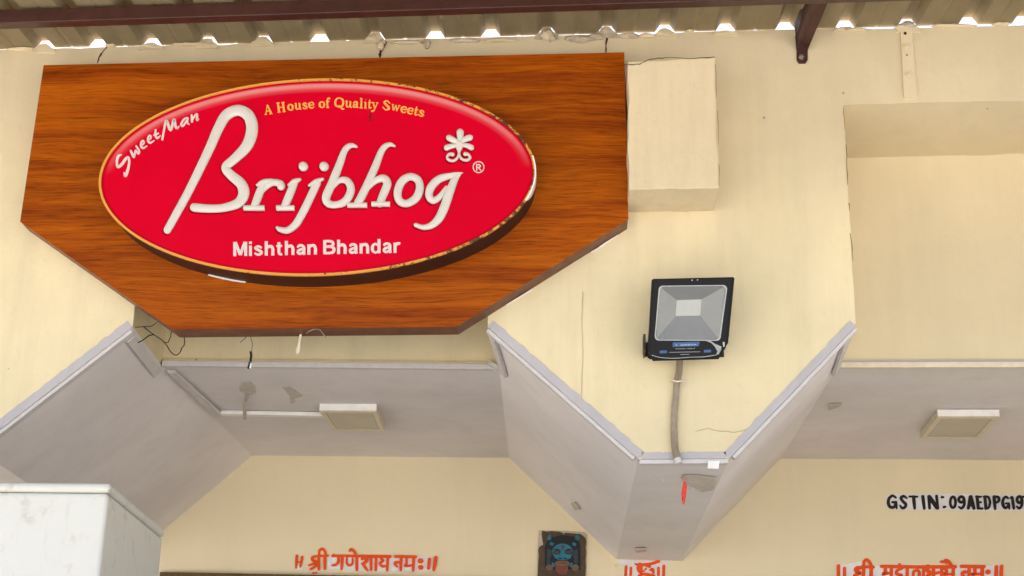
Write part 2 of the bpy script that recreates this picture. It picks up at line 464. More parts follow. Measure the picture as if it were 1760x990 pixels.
# recessed cream panels
obj('recess_panel', *quad_grid(Vector((A0.x-.02, D1, cL0.z-.002)), Vector((A1.x+.03, D1, cL1.z-.002)), Vector((A1.x+.03, D1, ZT)), Vector((A0.x-.02, D1, ZT)), 8, 6, .002, 3), 'cream', B, smooth=True)
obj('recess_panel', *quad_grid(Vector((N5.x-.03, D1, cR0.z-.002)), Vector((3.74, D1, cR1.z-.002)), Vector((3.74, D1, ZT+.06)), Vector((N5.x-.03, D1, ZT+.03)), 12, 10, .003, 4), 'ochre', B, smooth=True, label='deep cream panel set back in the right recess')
back = obj('back_wall', [(-4.6, D+.001, 0), (6, D+.001, 0), (6, D+.001, 3.4), (-4.6, D+.001, 3.4)], [[0, 1, 2, 3]], 'cream_back', B)
# unseen shell behind the visible part, open on the left to let daylight in
obj('unseen_side_wall', [(4.55, .01, 0), (4.55, D, 0), (4.55, D, 3.4), (4.55, .01, 3.4)], [[0, 1, 2, 3]], 'cream_back', B)
obj('unseen_roof_slab', *prism([Vector((-4.6, .13, 4.05)), Vector((6, .13, 4.05)), Vector((6, 2.3, 4.05)), Vector((-4.6, 2.3, 4.05))], (0, 0, .06)), 'mortar', B)

# raised plaster block beside the signboard
PB = .20
blk = [W(1079, 106, -PB), W(1229, 98, -PB), W(1236, 323, -PB), W(1081, 326, -PB)]
e = []
for a, b, s, ax in ((blk[0], blk[1], 1, (0, 0, 1)), (blk[1], blk[2], 2, (1, 0, 0)), (blk[2], blk[3], 3, (0, 0, 1)), (blk[3], blk[0], 4, (1, 0, 0))):
    e += wob(a, b, 14, .006, s*2.2, ax)[:-1]
obj('wall_block', *prism(e, (0, PB-.001, 0)), 'cream_upper', B, bevel=.004, label='raised cream plaster block right of the signboard')

# lavender paint band on the lower edges of the front wall
def band(a, b, wdt, inward, seed, ex=0.0):
    d = (b-a).normalized(); k = 40; V = []; a = a-d*ex; b = b+d*ex
    for i in range(k+1):
        p = a.lerp(b, i/k); ww = wdt*(1+.22*noise.noise(Vector((i*.55, seed, 0))))
        V += [p, p+inward*ww, p+inward*ww+Vector((0, -.002, 0)), p+Vector((0, -.002, 0))]
    F = []
    for i in range(k):
        for q in range(4): F.append([i*4+q, i*4+(q+1) % 4, i*4+4+(q+1) % 4, i*4+4+q])
    obj('painted_band', V, F, 'lavender_band', front)
def perp(a, b, up=True):
    d = (b-a).normalized(); n = Vector((-d.z, 0, d.x)); return n if (n.z > 0) == up else -n
band(AL, A0, .030, perp(AL, A0), 1)
band(A1, A2, .030, perp(A1, A2), 2)
band(A2+Vector((.012, 0, 0)), A3-Vector((.012, 0, 0)), .022, Vector((0, 0, 1)), 3)
band(A3, A4, .026, perp(A3, A4), 4)

# cracks, mortar plugs and lumps along the top of the wall
def crack(pts, wd, Y=-.0012):
    pl = wall_plane(Y); P = []
    for i in range(len(pts)-1):
        for t in (0, .25, .5, .75):
            x = pts[i][0]+(pts[i+1][0]-pts[i][0])*t; y = pts[i][1]+(pts[i+1][1]-pts[i][1])*t
            P.append((x+random.uniform(-.8, .8), y+random.uniform(-.8, .8), wd*random.uniform(.5, 1.3)))
    P.append((*pts[-1], wd*.5))
    return stroke(P, pl, .0012, curve=False)
obj('crack', *crack([(186, 80), (176, 90), (170, 100), (168, 108)], 1.8), 'crack', front)
obj('crack', *crack([(1040, 52), (1043, 68), (1041, 90)], 2.6), 'crack', front)
obj('crack', *crack([(662, 74), (656, 84), (653, 98)], 5), 'crack', front)
obj('crack', *crack([(1074, 112), (1100, 110), (1118, 102), (1145, 99), (1180, 101), (1229, 98)], 1.0, -.2045), 'crack', front)
for seg in ([(1450, 186), (1452, 222)], [(1454, 250), (1457, 318)], [(1459, 350), (1460, 362)], [(1462, 402), (1466, 448)]):
    obj('chipped_edge', *crack(seg, 1.3), 'crack_brown', front)
for seg in ([(1230, 112), (1231, 168)], [(1233, 190), (1235, 246)], [(1236, 284), (1236, 318)]):
    obj('chipped_edge', *crack(seg, .9, -.2022), 'crack_brown', front)
obj('crack', *crack([(1001, 500), (1000, 560), (1002, 620), (999, 690)], .7), 'crack_soft', front)
obj('crack', *crack([(1195, 742), (1215, 736), (1238, 741), (1262, 743), (1283, 738)], .8), 'crack_soft', front)

crest = [-.442, -.244, -.044, .164, .368, .577, .782, 1.002, 1.205, 1.411, 1.629, 1.84, 2.06, 2.276, 2.492, 2.716, 2.935, 3.127]
filled = {0: .7, 2: .6, 3: .85, 4: .8, 6: .95, 9: 1.0, 10: .9, 11: .8, 15: .9, 12: .25, 14: .3}
for i, fr in filled.items():
    x = crest[i]; z = top_z(x)-.012; V = []
    prof = [(-.043, -.005), (-.038, .012), (-.026, .024*fr), (-.017, .040*fr), (0, .043*fr), (.015, .041*fr), (.024, .026*fr), (.038, .012), (.044, -.005)]
    for (dx, dz) in prof: V.append(Vector((x+dx+random.uniform(-.004, .004), -.006+random.uniform(-.004, .002), z+dz)))
    obj('mortar_plug', *prism(V, (0, .05, 0)), 'mortar' if i in (9, 10) else 'cream_upper', front)
def lump(c, r, seed):
    bm = bmesh.new(); bmesh.ops.create_icosphere(bm, subdivisions=3, radius=1)
    V = []
    for v in bm.verts:
        k = 1+.45*noise.noise(v.co*2.1+Vector((seed, 0, 0)))+.2*noise.noise(v.co*6+Vector((seed, 2, 0)))
        V.append(Vector((v.co.x*r[0]*k, v.co.y*r[1]*k, v.co.z*r[2]*k))+c)
    F = [[v.index for v in f.verts] for f in bm.faces]; bm.free()
    return V, F
for j, (px, py, rx, rz) in enumerate([(941, 60, .024, .022), (948, 66, .015, .012), (985, 66, .03, .010), (1000, 68, .045, .012), (1025, 64, .03, .012), (1080, 62, .04, .010), (800, 70, .05, .008), (735, 76, .010, .02), (700, 74, .06, .006), (1110, 62, .03, .008), (655, 78, .012, .02), (1560, 44, .03, .012), (1185, 54, .014, .006), (1545, 47, .016, .008), (190, 79, .02, .005), (330, 77, .07, .005), (40, 85, .05, .005), (1470, 52, .04, .005), (1640, 45, .08, .006), (860, 70, .06, .006), (1720, 42, .03, .006)]):
    obj('mortar_lump', *lump(W(px, py, -.004), (rx, .014, rz), j*3.3), 'mortar' if 8 > j > 0 or j == 11 else 'cream_upper', front, smooth=True)

# ------------------------------------------------------------------ canopy
CN = root('metal_canopy', 'ribbed metal canopy on brown steel beam above the wall', 'canopy', (1.5, -.7, 3.9))
allc = [crest[0]-.21*k for k in range(8, 0, -1)]+crest+[crest[-1]+.21*k for k in range(1, 9)]
Y0, Y1 = -2.2, .008
def sheet(cs, lift):
    prof = []
    x0 = cs[0]-.036
    for i, c in enumerate(cs):
        prof += [(c-.036, 0), (c-.017, .030), (c+.017, .030), (c+.036, 0)]
        if i < len(cs)-1:
            m_ = (c+cs[i+1])/2; prof += [(m_-.01, 0), (m_, .0025), (m_+.01, 0)]
    V, F = [], []
    ys = [Y0+(Y1-Y0)*i/16 for i in range(17)]
    k = len(prof)
    for t in (0, .0009):
        for y in ys:
            for x, z in prof:
                V.append(Vector((x, y, roof_z(x, y)+z+lift+t+.002*noise.noise(Vector((x*4, y*3, 0))))))
    o_ = k*len(ys)
    for s in (0, o_):
        for j in range(len(ys)-1):
            for i in range(k-1): F.append([s+j*k+i, s+j*k+i+1, s+(j+1)*k+i+1, s+(j+1)*k+i])
    for i in range(k-1):
        F.append([i, i+1, o_+i+1, o_+i]); q = (len(ys)-1)*k; F.append([q+i, q+i+1, o_+q+i+1, o_+q+i])
    return V, F
i = 0; s = 0
while i < len(allc)-1:
    cs = allc[i:i+6]
    obj('roof_sheet', *sheet(cs, .0016*(s % 2)), 'roof_metal', CN); i += 5; s += 1
def purlin(px_y, y0, wd, h, zoff):
    a = Vector((-2.1, y0, roof_z(-2.1, y0)-h-zoff-.018)); b = Vector((4.8, y0, roof_z(4.8, y0)-h-zoff+.022))
    return beam(a, b, (0, -wd, -.1*wd), (0, 0, h))
obj('purlin', *purlin(0, -.30, .05, .052, .004), 'brown_steel', CN, bevel=.003, label='brown square steel beam under the ribbed sheets')
obj('purlin', *purlin(0, -1.7, .05, .052, .004), 'brown_steel', CN, bevel=.003)
# knee brace from the wall up to the beam: an angle section with a bolted foot
q0, q1 = W(1371, 86, -.004), W(1388, 87, -.004)
k0_, k1_ = q0+Vector((-.010, -.045, .030)), q1+Vector((.020, -.105, .036))
u0, u1 = q0+Vector((.018, -.46, .050)), q1+Vector((.048, -.46, .050))
brace = obj('brace', *prism([q0, q1, k1_, u1, u0, k0_], (0, .004, .007)), 'brown_steel', CN, bevel=.001, label='dark brown angle brace bolted to the wall')
obj('brace_flange', *prism([k0_+Vector((-.0005, 0, 0)), q0+Vector((-.0005, 0, 0)), q0+Vector((-.0005, -.002, .05)), k0_+Vector((-.0005, 0, .05)), u0+Vector((-.0005, 0, .045)), u0+Vector((-.0005, 0, 0))], (-.004, 0, 0)), 'brown_side', brace)
pl = wall_plane(-.001)
obj('foot_plate', *patch([(1369, 84), (1388, 84), (1388, 104), (1384, 110), (1373, 110), (1369, 104)], pl, .005), 'brown_steel', brace, bevel=.001)
def bolt(c, nrm, r, h, name, mat, parent):
    nrm = Vector(nrm).normalized(); x = nrm.orthogonal().normalized(); y = nrm.cross(x)
    hexa = [c+x*math.cos(math.pi*k/3+.3)*r+y*math.sin(math.pi*k/3+.3)*r for k in range(6)]
    sh = [c+nrm*h+x*math.cos(math.pi*k/4)*r*.45+y*math.sin(math.pi*k/4)*r*.45 for k in range(8)]
    return obj(name, *join(prism(hexa, nrm*h), prism(sh, nrm*h*.8)), mat, parent, bevel=.0006)
bolt(W(1377, 99, -.006), (0, -1, 0), .0105, .008, 'bolt', 'steel', brace)

ST = root('steel_strap', 'cream painted flat steel strap with two bolts on the upper wall', 'strap', W(1564, 168, 0))
obj('plate', *prism([W(1546, 42, -.0005), W(1566, 41, -.0005), W(1576, 167, -.0005), W(1553, 169, -.0005)], (0, -.007, 0)), 'cream_upper', ST, bevel=.0015)
for x, y in ((1558, 80), (1562, 129)): bolt(W(x, y, -.0075), (0, -1, 0), .0115, .006, 'bolt', 'cream_upper', ST)
obj('hole', *stroke([(1555.5, 57, 5), (1556, 57.5, 5)], wall_plane(-.0075), .0006, curve=False), 'crack', ST)

# ------------------------------------------------------------------ signboard
YB = -.09
SB = root('signboard', 'large orange brown wood grain signboard with cut lower corners', 'signboard', W(540, 567, YB)+Vector((0, .04, 0)))
bf = [W(75, 112, YB), W(1073, 90, YB), W(1080, 377, YB), W(785, 561.5, YB), W(297, 566.6, YB), W(34.5, 381, YB)]
obj('face_panel', *prism(bf, (0, .004, 0)), 'wood', SB)
def inset(poly, d):
    c = sum(poly, Vector())/len(poly); return [p+(c-p).normalized()*d for p in poly]
bk = [p+Vector((0, .0045, 0)) for p in inset(bf, .0015)]
obj('edge_frame', *prism(bk, (0, .0845, 0)), 'board_edge', SB, label='dull brown edge of the board')
# worn pale chips along the lower edges
for (x0, y0, x1, y1) in ((1016, 432, 1040, 419), (870, 523, 915, 496), (1030, 423, 1062, 403)):
    a, b = W(x0, y0, -.004), W(x1, y1, -.004)
    obj('edge_chip', *beam(a, b, (0, .003, -.0035), (0, -.006, -.003)), 'pvc_white', SB)

# ------------------------------------------------------------------ oval sign
YO = -.205
EC = Vector((.638, YO, 3.6215)); EA, EB, ET = .744, .3655, math.radians(1.0)
def el(t, k=1.0, dy=0.0, dr=0.0):
    x, z = (EA*k-dr)*math.cos(t), (EB*k-dr)*math.sin(t)
    return EC+Vector((x*math.cos(ET)-z*math.sin(ET), dy, x*math.sin(ET)+z*math.cos(ET)))
OS = root('oval_sign', 'red oval light box sign with white lettering on the wooden board', 'sign', EC+Vector((0, .05, -EB)))
N = 128
ts = [2*math.pi*i/N for i in range(N)]
# face: a hair below the rim
def red_face():
    k = NB('red_print')
    tc = k.n('TexCoord'); mp = k.n('Mapping')
    # ellipse coordinates of the print itself (object space of the face)
    mp.inputs['Location'].default_value = (0, 0, -EB)
    k.l(tc.outputs['Object'], mp.inputs['Vector'])
    rot = k.n('VectorRotate', rotation_type='Y_AXIS'); rot.inputs['Angle'].default_value = ET
    k.l(mp.outputs[0], rot.inputs['Vector'])
    sx = k.n('SeparateXYZ'); k.l(rot.outputs[0], sx.inputs[0])
    def mth(op, a, b=0.0):
        x = k.n('Math', operation=op)
        for i, v in enumerate((a, b)):
            if isinstance(v, (int, float)): x.inputs[i].default_value = v
            else: k.l(v, x.inputs[i])
        return x.outputs[0]
    ex = mth('DIVIDE', sx.outputs[0], EA); ez = mth('DIVIDE', sx.outputs[2], EB)
    rr = mth('SQRT', mth('ADD', mth('MULTIPLY', ex, ex), mth('MULTIPLY', ez, ez)))
    # printed gloss highlight: a pale pink crescent that follows the upper edge
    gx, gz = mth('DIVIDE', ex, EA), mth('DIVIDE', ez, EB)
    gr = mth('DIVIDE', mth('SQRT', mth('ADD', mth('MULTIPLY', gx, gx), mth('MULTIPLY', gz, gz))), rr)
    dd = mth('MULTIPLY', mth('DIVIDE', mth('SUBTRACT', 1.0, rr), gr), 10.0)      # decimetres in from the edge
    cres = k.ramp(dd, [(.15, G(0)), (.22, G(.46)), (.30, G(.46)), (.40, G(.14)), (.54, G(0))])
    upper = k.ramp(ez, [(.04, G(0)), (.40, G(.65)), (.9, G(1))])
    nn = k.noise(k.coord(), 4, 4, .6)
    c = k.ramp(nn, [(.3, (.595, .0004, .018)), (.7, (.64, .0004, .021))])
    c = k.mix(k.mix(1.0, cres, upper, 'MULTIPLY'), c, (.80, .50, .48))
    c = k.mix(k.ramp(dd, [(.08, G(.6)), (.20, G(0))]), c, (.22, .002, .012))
    # specks of grime
    g2 = k.noise(k.coord(), 70, 4, .7)
    c = k.mix(k.ramp(g2, [(.68, G(0)), (.76, G(.5))]), c, (.12, .02, .02))
    MAT['red_print'] = k.set(c, .42, .05)
red_face()
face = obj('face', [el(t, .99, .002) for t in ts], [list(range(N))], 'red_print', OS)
R_in, R_out, R_b = [el(t, 1, -.002, .0085) for t in ts], [el(t, 1, -.002) for t in ts], [el(t, 1, .006) for t in ts]
R_ib = [el(t, 1, .006, .0085) for t in ts]
rings = [R_in, R_out, R_b, R_ib]
V = [p for rg in rings for p in rg]; F = []
for a in range(4):
    b = (a+1) % 4
    for i in range(N): F.append([a*N+i, a*N+(i+1) % N, b*N+(i+1) % N, b*N+i])
obj('rim', V, F, 'gold_rim', OS, label='worn gold rim around the red oval')
V = [el(t, 1, .0062, .003) for t in ts]+[el(t, 1, .1145, .003) for t in ts]
F = [[i, (i+1) % N, N+(i+1) % N, N+i] for i in range(N)]+[list(range(N, 2*N))]
obj('side_band', V, F, 'brown_side', OS, smooth=False, label='dark brown side of the oval box')
# peeled white patch on the right end, and a chip low on the left
def rimpatch(t0, t1, mat, y0, y1, grow=.0012):
    k = 14; V = []
    for i in range(k+1):
        t = t0+(t1-t0)*i/k; s = math.sin(math.pi*i/k)**.6
        V += [el(t, 1, y0, -grow), el(t, 1, y0+(y1-y0)*s+.001, -grow), el(t, 1, y0+(y1-y0)*s+.001, .004), el(t, 1, y0, .004)]
    F = []
    for i in range(k):
        for q in range(4): F.append([i*4+q, i*4+(q+1) % 4, i*4+4+(q+1) % 4, i*4+4+q])
    F += [[0, 1, 2, 3], [k*4+3, k*4+2, k*4+1, k*4]]
    obj('peeled_patch', V, F, mat, OS, label='pale patch where the dark side film has peeled')
rimpatch(-.30, .16, 'pvc_white', -.0025, .045)
rimpatch(math.radians(240), math.radians(251), 'pvc_white', .107, .1125)
FP = wall_plane(EC.y+.002)
c4 = FP.crop(160, 120, 2.75); c5 = FP.crop(540, 120, 2.605)
LH = .013
def letter(L, cr, name='letter', mat='letter_white', h=LH, prof='round', **kw):
    if prof == 'round': drop_shadow(L, cr)
    return obj(name, *join(*[stroke(P, cr, h+.0002*i, 0, profile=prof, **kw) if not isinstance(P, dict) else stroke(P['p'], cr, h+.0002*i, 0, profile=prof, **{k: v for k, v in P.items() if k != 'p'}) for i, P in enumerate(L)]), mat, OS, smooth=False)
def drop_shadow(L, cr, dx=-3.2, dy=3.6):
    """printed drop shadow in dark red behind the white strokes, as on the sign: an offset, slightly wider copy lying flat on the face"""
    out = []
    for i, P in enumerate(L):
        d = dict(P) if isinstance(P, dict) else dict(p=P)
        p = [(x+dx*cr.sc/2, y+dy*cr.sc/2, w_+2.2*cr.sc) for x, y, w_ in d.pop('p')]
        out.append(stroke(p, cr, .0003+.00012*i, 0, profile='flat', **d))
    obj('printed_shadow', *join(*out), 'printed_shadow', OS)
def flat(*p): return dict(p=list(p), caps='none')
# B r i j b h o g
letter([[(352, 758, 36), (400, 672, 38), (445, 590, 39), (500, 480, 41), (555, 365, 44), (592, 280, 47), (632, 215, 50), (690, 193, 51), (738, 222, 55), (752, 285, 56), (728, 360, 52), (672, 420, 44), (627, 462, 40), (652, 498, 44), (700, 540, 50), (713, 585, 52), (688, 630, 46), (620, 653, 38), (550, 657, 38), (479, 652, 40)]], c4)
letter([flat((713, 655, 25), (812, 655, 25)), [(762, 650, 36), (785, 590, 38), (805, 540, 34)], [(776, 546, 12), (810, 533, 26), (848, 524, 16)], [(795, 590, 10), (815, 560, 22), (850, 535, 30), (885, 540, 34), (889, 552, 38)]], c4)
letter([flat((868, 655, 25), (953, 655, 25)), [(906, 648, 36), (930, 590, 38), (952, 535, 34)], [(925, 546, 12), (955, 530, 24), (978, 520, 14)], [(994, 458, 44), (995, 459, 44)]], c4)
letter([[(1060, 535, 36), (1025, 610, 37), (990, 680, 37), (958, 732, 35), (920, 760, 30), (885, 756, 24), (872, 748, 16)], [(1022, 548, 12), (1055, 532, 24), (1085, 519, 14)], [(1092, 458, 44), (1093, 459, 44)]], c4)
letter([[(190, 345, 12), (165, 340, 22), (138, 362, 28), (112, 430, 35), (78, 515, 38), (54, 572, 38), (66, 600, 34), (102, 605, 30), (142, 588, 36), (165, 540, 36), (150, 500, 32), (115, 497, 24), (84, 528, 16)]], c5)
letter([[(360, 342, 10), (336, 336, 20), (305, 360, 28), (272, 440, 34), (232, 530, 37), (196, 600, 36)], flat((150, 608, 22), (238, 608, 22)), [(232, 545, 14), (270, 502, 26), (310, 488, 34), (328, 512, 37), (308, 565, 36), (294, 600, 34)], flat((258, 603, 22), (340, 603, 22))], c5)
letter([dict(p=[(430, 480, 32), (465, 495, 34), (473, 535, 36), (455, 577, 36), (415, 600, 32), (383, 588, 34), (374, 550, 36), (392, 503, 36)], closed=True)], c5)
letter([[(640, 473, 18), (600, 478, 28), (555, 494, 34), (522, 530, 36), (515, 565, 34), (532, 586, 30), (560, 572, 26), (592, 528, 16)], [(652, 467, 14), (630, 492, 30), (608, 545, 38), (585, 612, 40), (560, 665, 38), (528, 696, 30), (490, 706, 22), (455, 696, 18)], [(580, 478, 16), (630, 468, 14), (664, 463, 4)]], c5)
# flower emblem and registered mark
c3 = FP.crop(740, 205, 9.425)
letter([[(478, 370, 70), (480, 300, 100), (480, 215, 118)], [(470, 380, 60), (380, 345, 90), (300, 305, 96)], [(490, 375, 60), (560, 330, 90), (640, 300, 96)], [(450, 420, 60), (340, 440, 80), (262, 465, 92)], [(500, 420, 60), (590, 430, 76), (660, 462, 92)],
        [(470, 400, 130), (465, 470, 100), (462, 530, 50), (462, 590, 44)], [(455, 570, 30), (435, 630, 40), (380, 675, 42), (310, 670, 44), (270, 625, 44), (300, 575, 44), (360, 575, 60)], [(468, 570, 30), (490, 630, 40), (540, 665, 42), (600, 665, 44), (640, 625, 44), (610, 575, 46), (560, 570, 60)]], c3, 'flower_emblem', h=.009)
ringp = [(778+88*math.cos(a), 777+88*math.sin(a), 15) for a in [2*math.pi*i/16 for i in range(16)]]
letter([dict(p=ringp, closed=True, per=2), dict(p=[(748, 825, 18), (748, 735, 18)]), dict(p=[(748, 738, 18), (785, 738, 18), (808, 758, 18), (785, 782, 18), (750, 782, 16)]), dict(p=[(778, 785, 18), (812, 825, 18)])], c3, 'registered_mark', 'print_white', h=.0015, prof='flat')
# brush script along the left
s1 = FP.crop(190, 180, 7.6125)
SM = [[[(140, 655, 20), (100, 680, 34), (84, 750, 30), (98, 815, 34), (150, 780, 36), (200, 710, 34), (235, 692, 30), (245, 760, 28), (225, 860, 36), (195, 935, 34), (178, 888, 14)]],
      [[(265, 605, 26), (285, 645, 32), (306, 688, 26), (322, 625, 24), (335, 600, 24), (362, 640, 28), (376, 605, 24), (338, 545, 24)]],
      [[(408, 535, 14), (438, 505, 18), (432, 472, 20), (406, 490, 26), (402, 545, 30), (430, 568, 26), (478, 540, 12)]],
      [[(500, 467, 14), (530, 437, 18), (524, 404, 20), (498, 422, 26), (494, 477, 30), (522, 500, 26), (572, 470, 12)]],
      [[(592, 330, 22), (588, 390, 28), (610, 438, 28), (652, 408, 12)], [(566, 402, 16), (626, 376, 20)]],
      [[(678, 455, 28), (700, 340, 26), (732, 210, 34), (785, 332, 36), (832, 192, 32), (850, 280, 34), (872, 308, 28), (902, 280, 10)]],
      [[(1002, 172, 20), (960, 195, 26), (926, 258, 26), (950, 278, 24), (996, 212, 22)], [(1012, 180, 24), (1004, 232, 26), (1028, 258, 16)]],
      [[(1062, 138, 24), (1066, 222, 30)], [(1066, 215, 16), (1100, 150, 22), (1132, 126, 26), (1132, 200, 30), (1154, 188, 12)]]]
for L in SM: letter(L, s1, 'script_letter', 'print_white', h=.0015, prof='flat')
# serif line in gold on an arc; unit glyphs: baseline 0, cap height 100, x height 66
GL = {
 'A': [[(14, 4, 8), (46, 98, 9)], [(46, 98, 14), (78, 4, 20)], [(26, 34, 9), (66, 34, 9)], [(2, 4, 9), (30, 4, 9)], [(58, 4, 9), (94, 4, 9)]],
 'H': [[(18, 4, 20), (18, 96, 20)], [(72, 4, 20), (72, 96, 20)], [(18, 50, 9), (72, 50, 9)], [(2, 4, 9), (36, 4, 9)], [(2, 96, 9), (36, 96, 9)], [(56, 4, 9), (90, 4, 9)], [(56, 96, 9), (90, 96, 9)]],
 'o': [['c', (32, 63, 10), (54, 50, 18), (56, 34, 20), (50, 14, 16), (32, 5, 10), (12, 18, 18), (8, 34, 20), (14, 54, 16)]],
 'u': [[(16, 64, 18), (16, 24, 18), (24, 8, 14), (40, 10, 10), (52, 22, 10)], [(56, 64, 18), (56, 6, 18)], [(4, 64, 8), (16, 64, 8)], [(44, 64, 8), (56, 64, 8)], [(56, 4, 9), (72, 4, 9)]],
 's': [[(46, 52, 12), (30, 63, 12), (12, 52, 16), (28, 36, 18), (46, 20, 18), (30, 5, 12), (8, 16, 12)]],
 'e': [[(14, 36, 10), (54, 38, 10), (48, 58, 14), (30, 63, 10), (12, 50, 18), (10, 30, 20), (18, 12, 16), (36, 5, 12), (56, 16, 8)]],
 'f': [[(20, 4, 18), (20, 70, 18), (30, 94, 14), (48, 92, 14)], [(4, 62, 8), (44, 62, 8)], [(4, 4, 9), (38, 4, 9)]],
 'Q': [['c', (48, 97, 10), (82, 78, 18), (88, 50, 20), (80, 18, 18), (48, 4, 10), (14, 22, 18), (8, 50, 20), (16, 80, 18)], [(40, 18, 10), (62, 10, 14), (74, -12, 16), (94, -14, 12)]],
 'a': [[(12, 50, 14), (28, 63, 12), (46, 54, 18), (46, 14, 18), (58, 6, 12)], [(46, 38, 10), (20, 32, 14), (10, 16, 18), (24, 6, 12), (44, 18, 10)]],
 'l': [[(20, 4, 18), (20, 98, 18)], [(4, 4, 9), (36, 4, 9)], [(6, 98, 8), (20, 98, 8)]],
 'i': [[(18, 4, 18), (18, 62, 18)], [(4, 4, 9), (34, 4, 9)], [(4, 62, 8), (18, 62, 8)], [(17, 88, 19), (18, 88, 19)]],
 't': [[(20, 86, 12), (20, 22, 18), (28, 7, 14), (44, 14, 8)], [(4, 62, 8), (42, 62, 8)]],
 'y': [[(14, 62, 14), (40, 6, 16)], [(62, 62, 9), (40, 4, 12), (26, -22, 12), (8, -24, 14)], [(2, 62, 8), (30, 62, 8)], [(48, 62, 8), (74, 62, 8)]],
 'S': [[(66, 76, 12), (40, 97, 12), (14, 78, 18), (40, 52, 22), (68, 26, 20), (40, 4, 12), (8, 26, 12)]],
 'w': [[(12, 62, 14), (30, 6, 14)], [(30, 6, 10), (48, 60, 12)], [(48, 62, 14), (66, 6, 14)], [(66, 6, 10), (84, 62, 9)], [(2, 62, 8), (28, 62, 8)], [(74, 62, 8), (96, 62, 8)]]}
s2 = FP.crop(440, 155, 5.8667)
line = [('A', 85, 172, 246, -7), ('H', 214, 305, 224, -6.5), ('o', 320, 384, 208, -6), ('u', 392, 464, 199, -5), ('s', 470, 524, 193, -4.5), ('e', 528, 590, 187, -4), ('o', 634, 700, 181, -3), ('f', 704, 754, 177, -2), ('Q', 790, 892, 176, 0), ('u', 898, 970, 178, 1), ('a', 974, 1034, 180, 1.5), ('l', 1040, 1080, 183, 2.5), ('i', 1085, 1120, 186, 3.5), ('t', 1122, 1166, 188, 4), ('y', 1160, 1234, 190, 5), ('S', 1270, 1350, 204, 8), ('w', 1354, 1450, 214, 10), ('e', 1450, 1514, 230, 11), ('e', 1516, 1580, 243, 12), ('t', 1582, 1630, 257, 12.5), ('s', 1630, 1692, 268, 13)]
for ch, x0, x1, bl, rotd in line:
    gl = GL[ch]; pts = [p for s_ in gl for p in s_ if p != 'c']
    gx0 = min(p[0]-p[2]/2 for p in pts); gx1 = max(p[0]+p[2]/2 for p in pts); ks = (x1-x0)/(gx1-gx0); kv = 1.0
    cx = (x0+x1)/2; a = math.radians(rotd); L = []
    for s_ in gl:
        closed = s_[0] == 'c'; P = []
        for (gx, gy, gw) in s_[1 if closed else 0:]:
            dx, dy = (gx-(gx0+gx1)/2)*ks, -gy*kv
            P.append((cx+dx*math.cos(a)-dy*math.sin(a), bl+dx*math.sin(a)+dy*math.cos(a), gw*1.02))
        L.append(dict(p=P, closed=closed, caps='round' if len(P) > 2 else 'none'))
    letter(L, s2, 'serif_letter', 'print_gold', h=.0015, prof='flat')
obj('scratch', *stroke([(1155, 235, 12), (1150, 270, 16), (1152, 315, 8)], s2, .0006), 'mask_dark', OS)

# sans line below, cut from the built-in font one letter at a time
def text_mesh(body, bold=0.0):
    cu = bpy.data.curves.new('t', 'FONT'); cu.body = body; cu.size = 1; cu.offset = bold; cu.resolution_u = 4
    o = bpy.data.objects.new('t', cu); COL.objects.link(o)
    dg = bpy.context.evaluated_depsgraph_get(); dg.update()
    me = bpy.data.meshes.new_from_object(o.evaluated_get(dg))
    V = [v.co.copy() for v in me.vertices]; F = [list(p.vertices) for p in me.polygons]
    bpy.data.objects.remove(o); bpy.data.curves.remove(cu); bpy.data.meshes.remove(me)
    return V, F
def lay_text(body, a, b, cap, nrm, up, name, mat, parent, bold=.02, h=.0012, single=False, cond=None):
    """lays body along a-b with capital height cap; each letter its own part unless single"""
    full, _ = text_mesh(body, bold); x0 = min(v.x for v in full); x1 = max(v.x for v in full)
    d = (b-a); ksx = d.length/(x1-x0); d.normalize()
    ref, _ = text_mesh('H', bold); ksy = cap/max(v.y for v in ref)
    jobs = []
    if single: jobs.append((body, 0))
    else:
        for i, ch in enumerate(body):
            if ch == ' ': continue
            pre, _ = text_mesh(body[:i+1], bold); one, _ = text_mesh(ch, bold)
            jobs.append((ch, max(v.x for v in pre)-max(v.x for v in one)))
    for ch, off in jobs:
        V, F = text_mesh(ch, bold); k = len(V)
        P = [a+d*((v.x+off-x0)*ksx)+up*(v.y*ksy) for v in V]
        cnt = {}
        for f in F:
            for i in range(len(f)):
                e_ = (f[i], f[(i+1) % len(f)]); cnt[e_] = 1
        side = [[x, y, y+k, x+k] for (x, y) in cnt if (y, x) not in cnt]
        obj(name, [p+nrm*h for p in P]+[p for p in P], F+side, mat, parent)
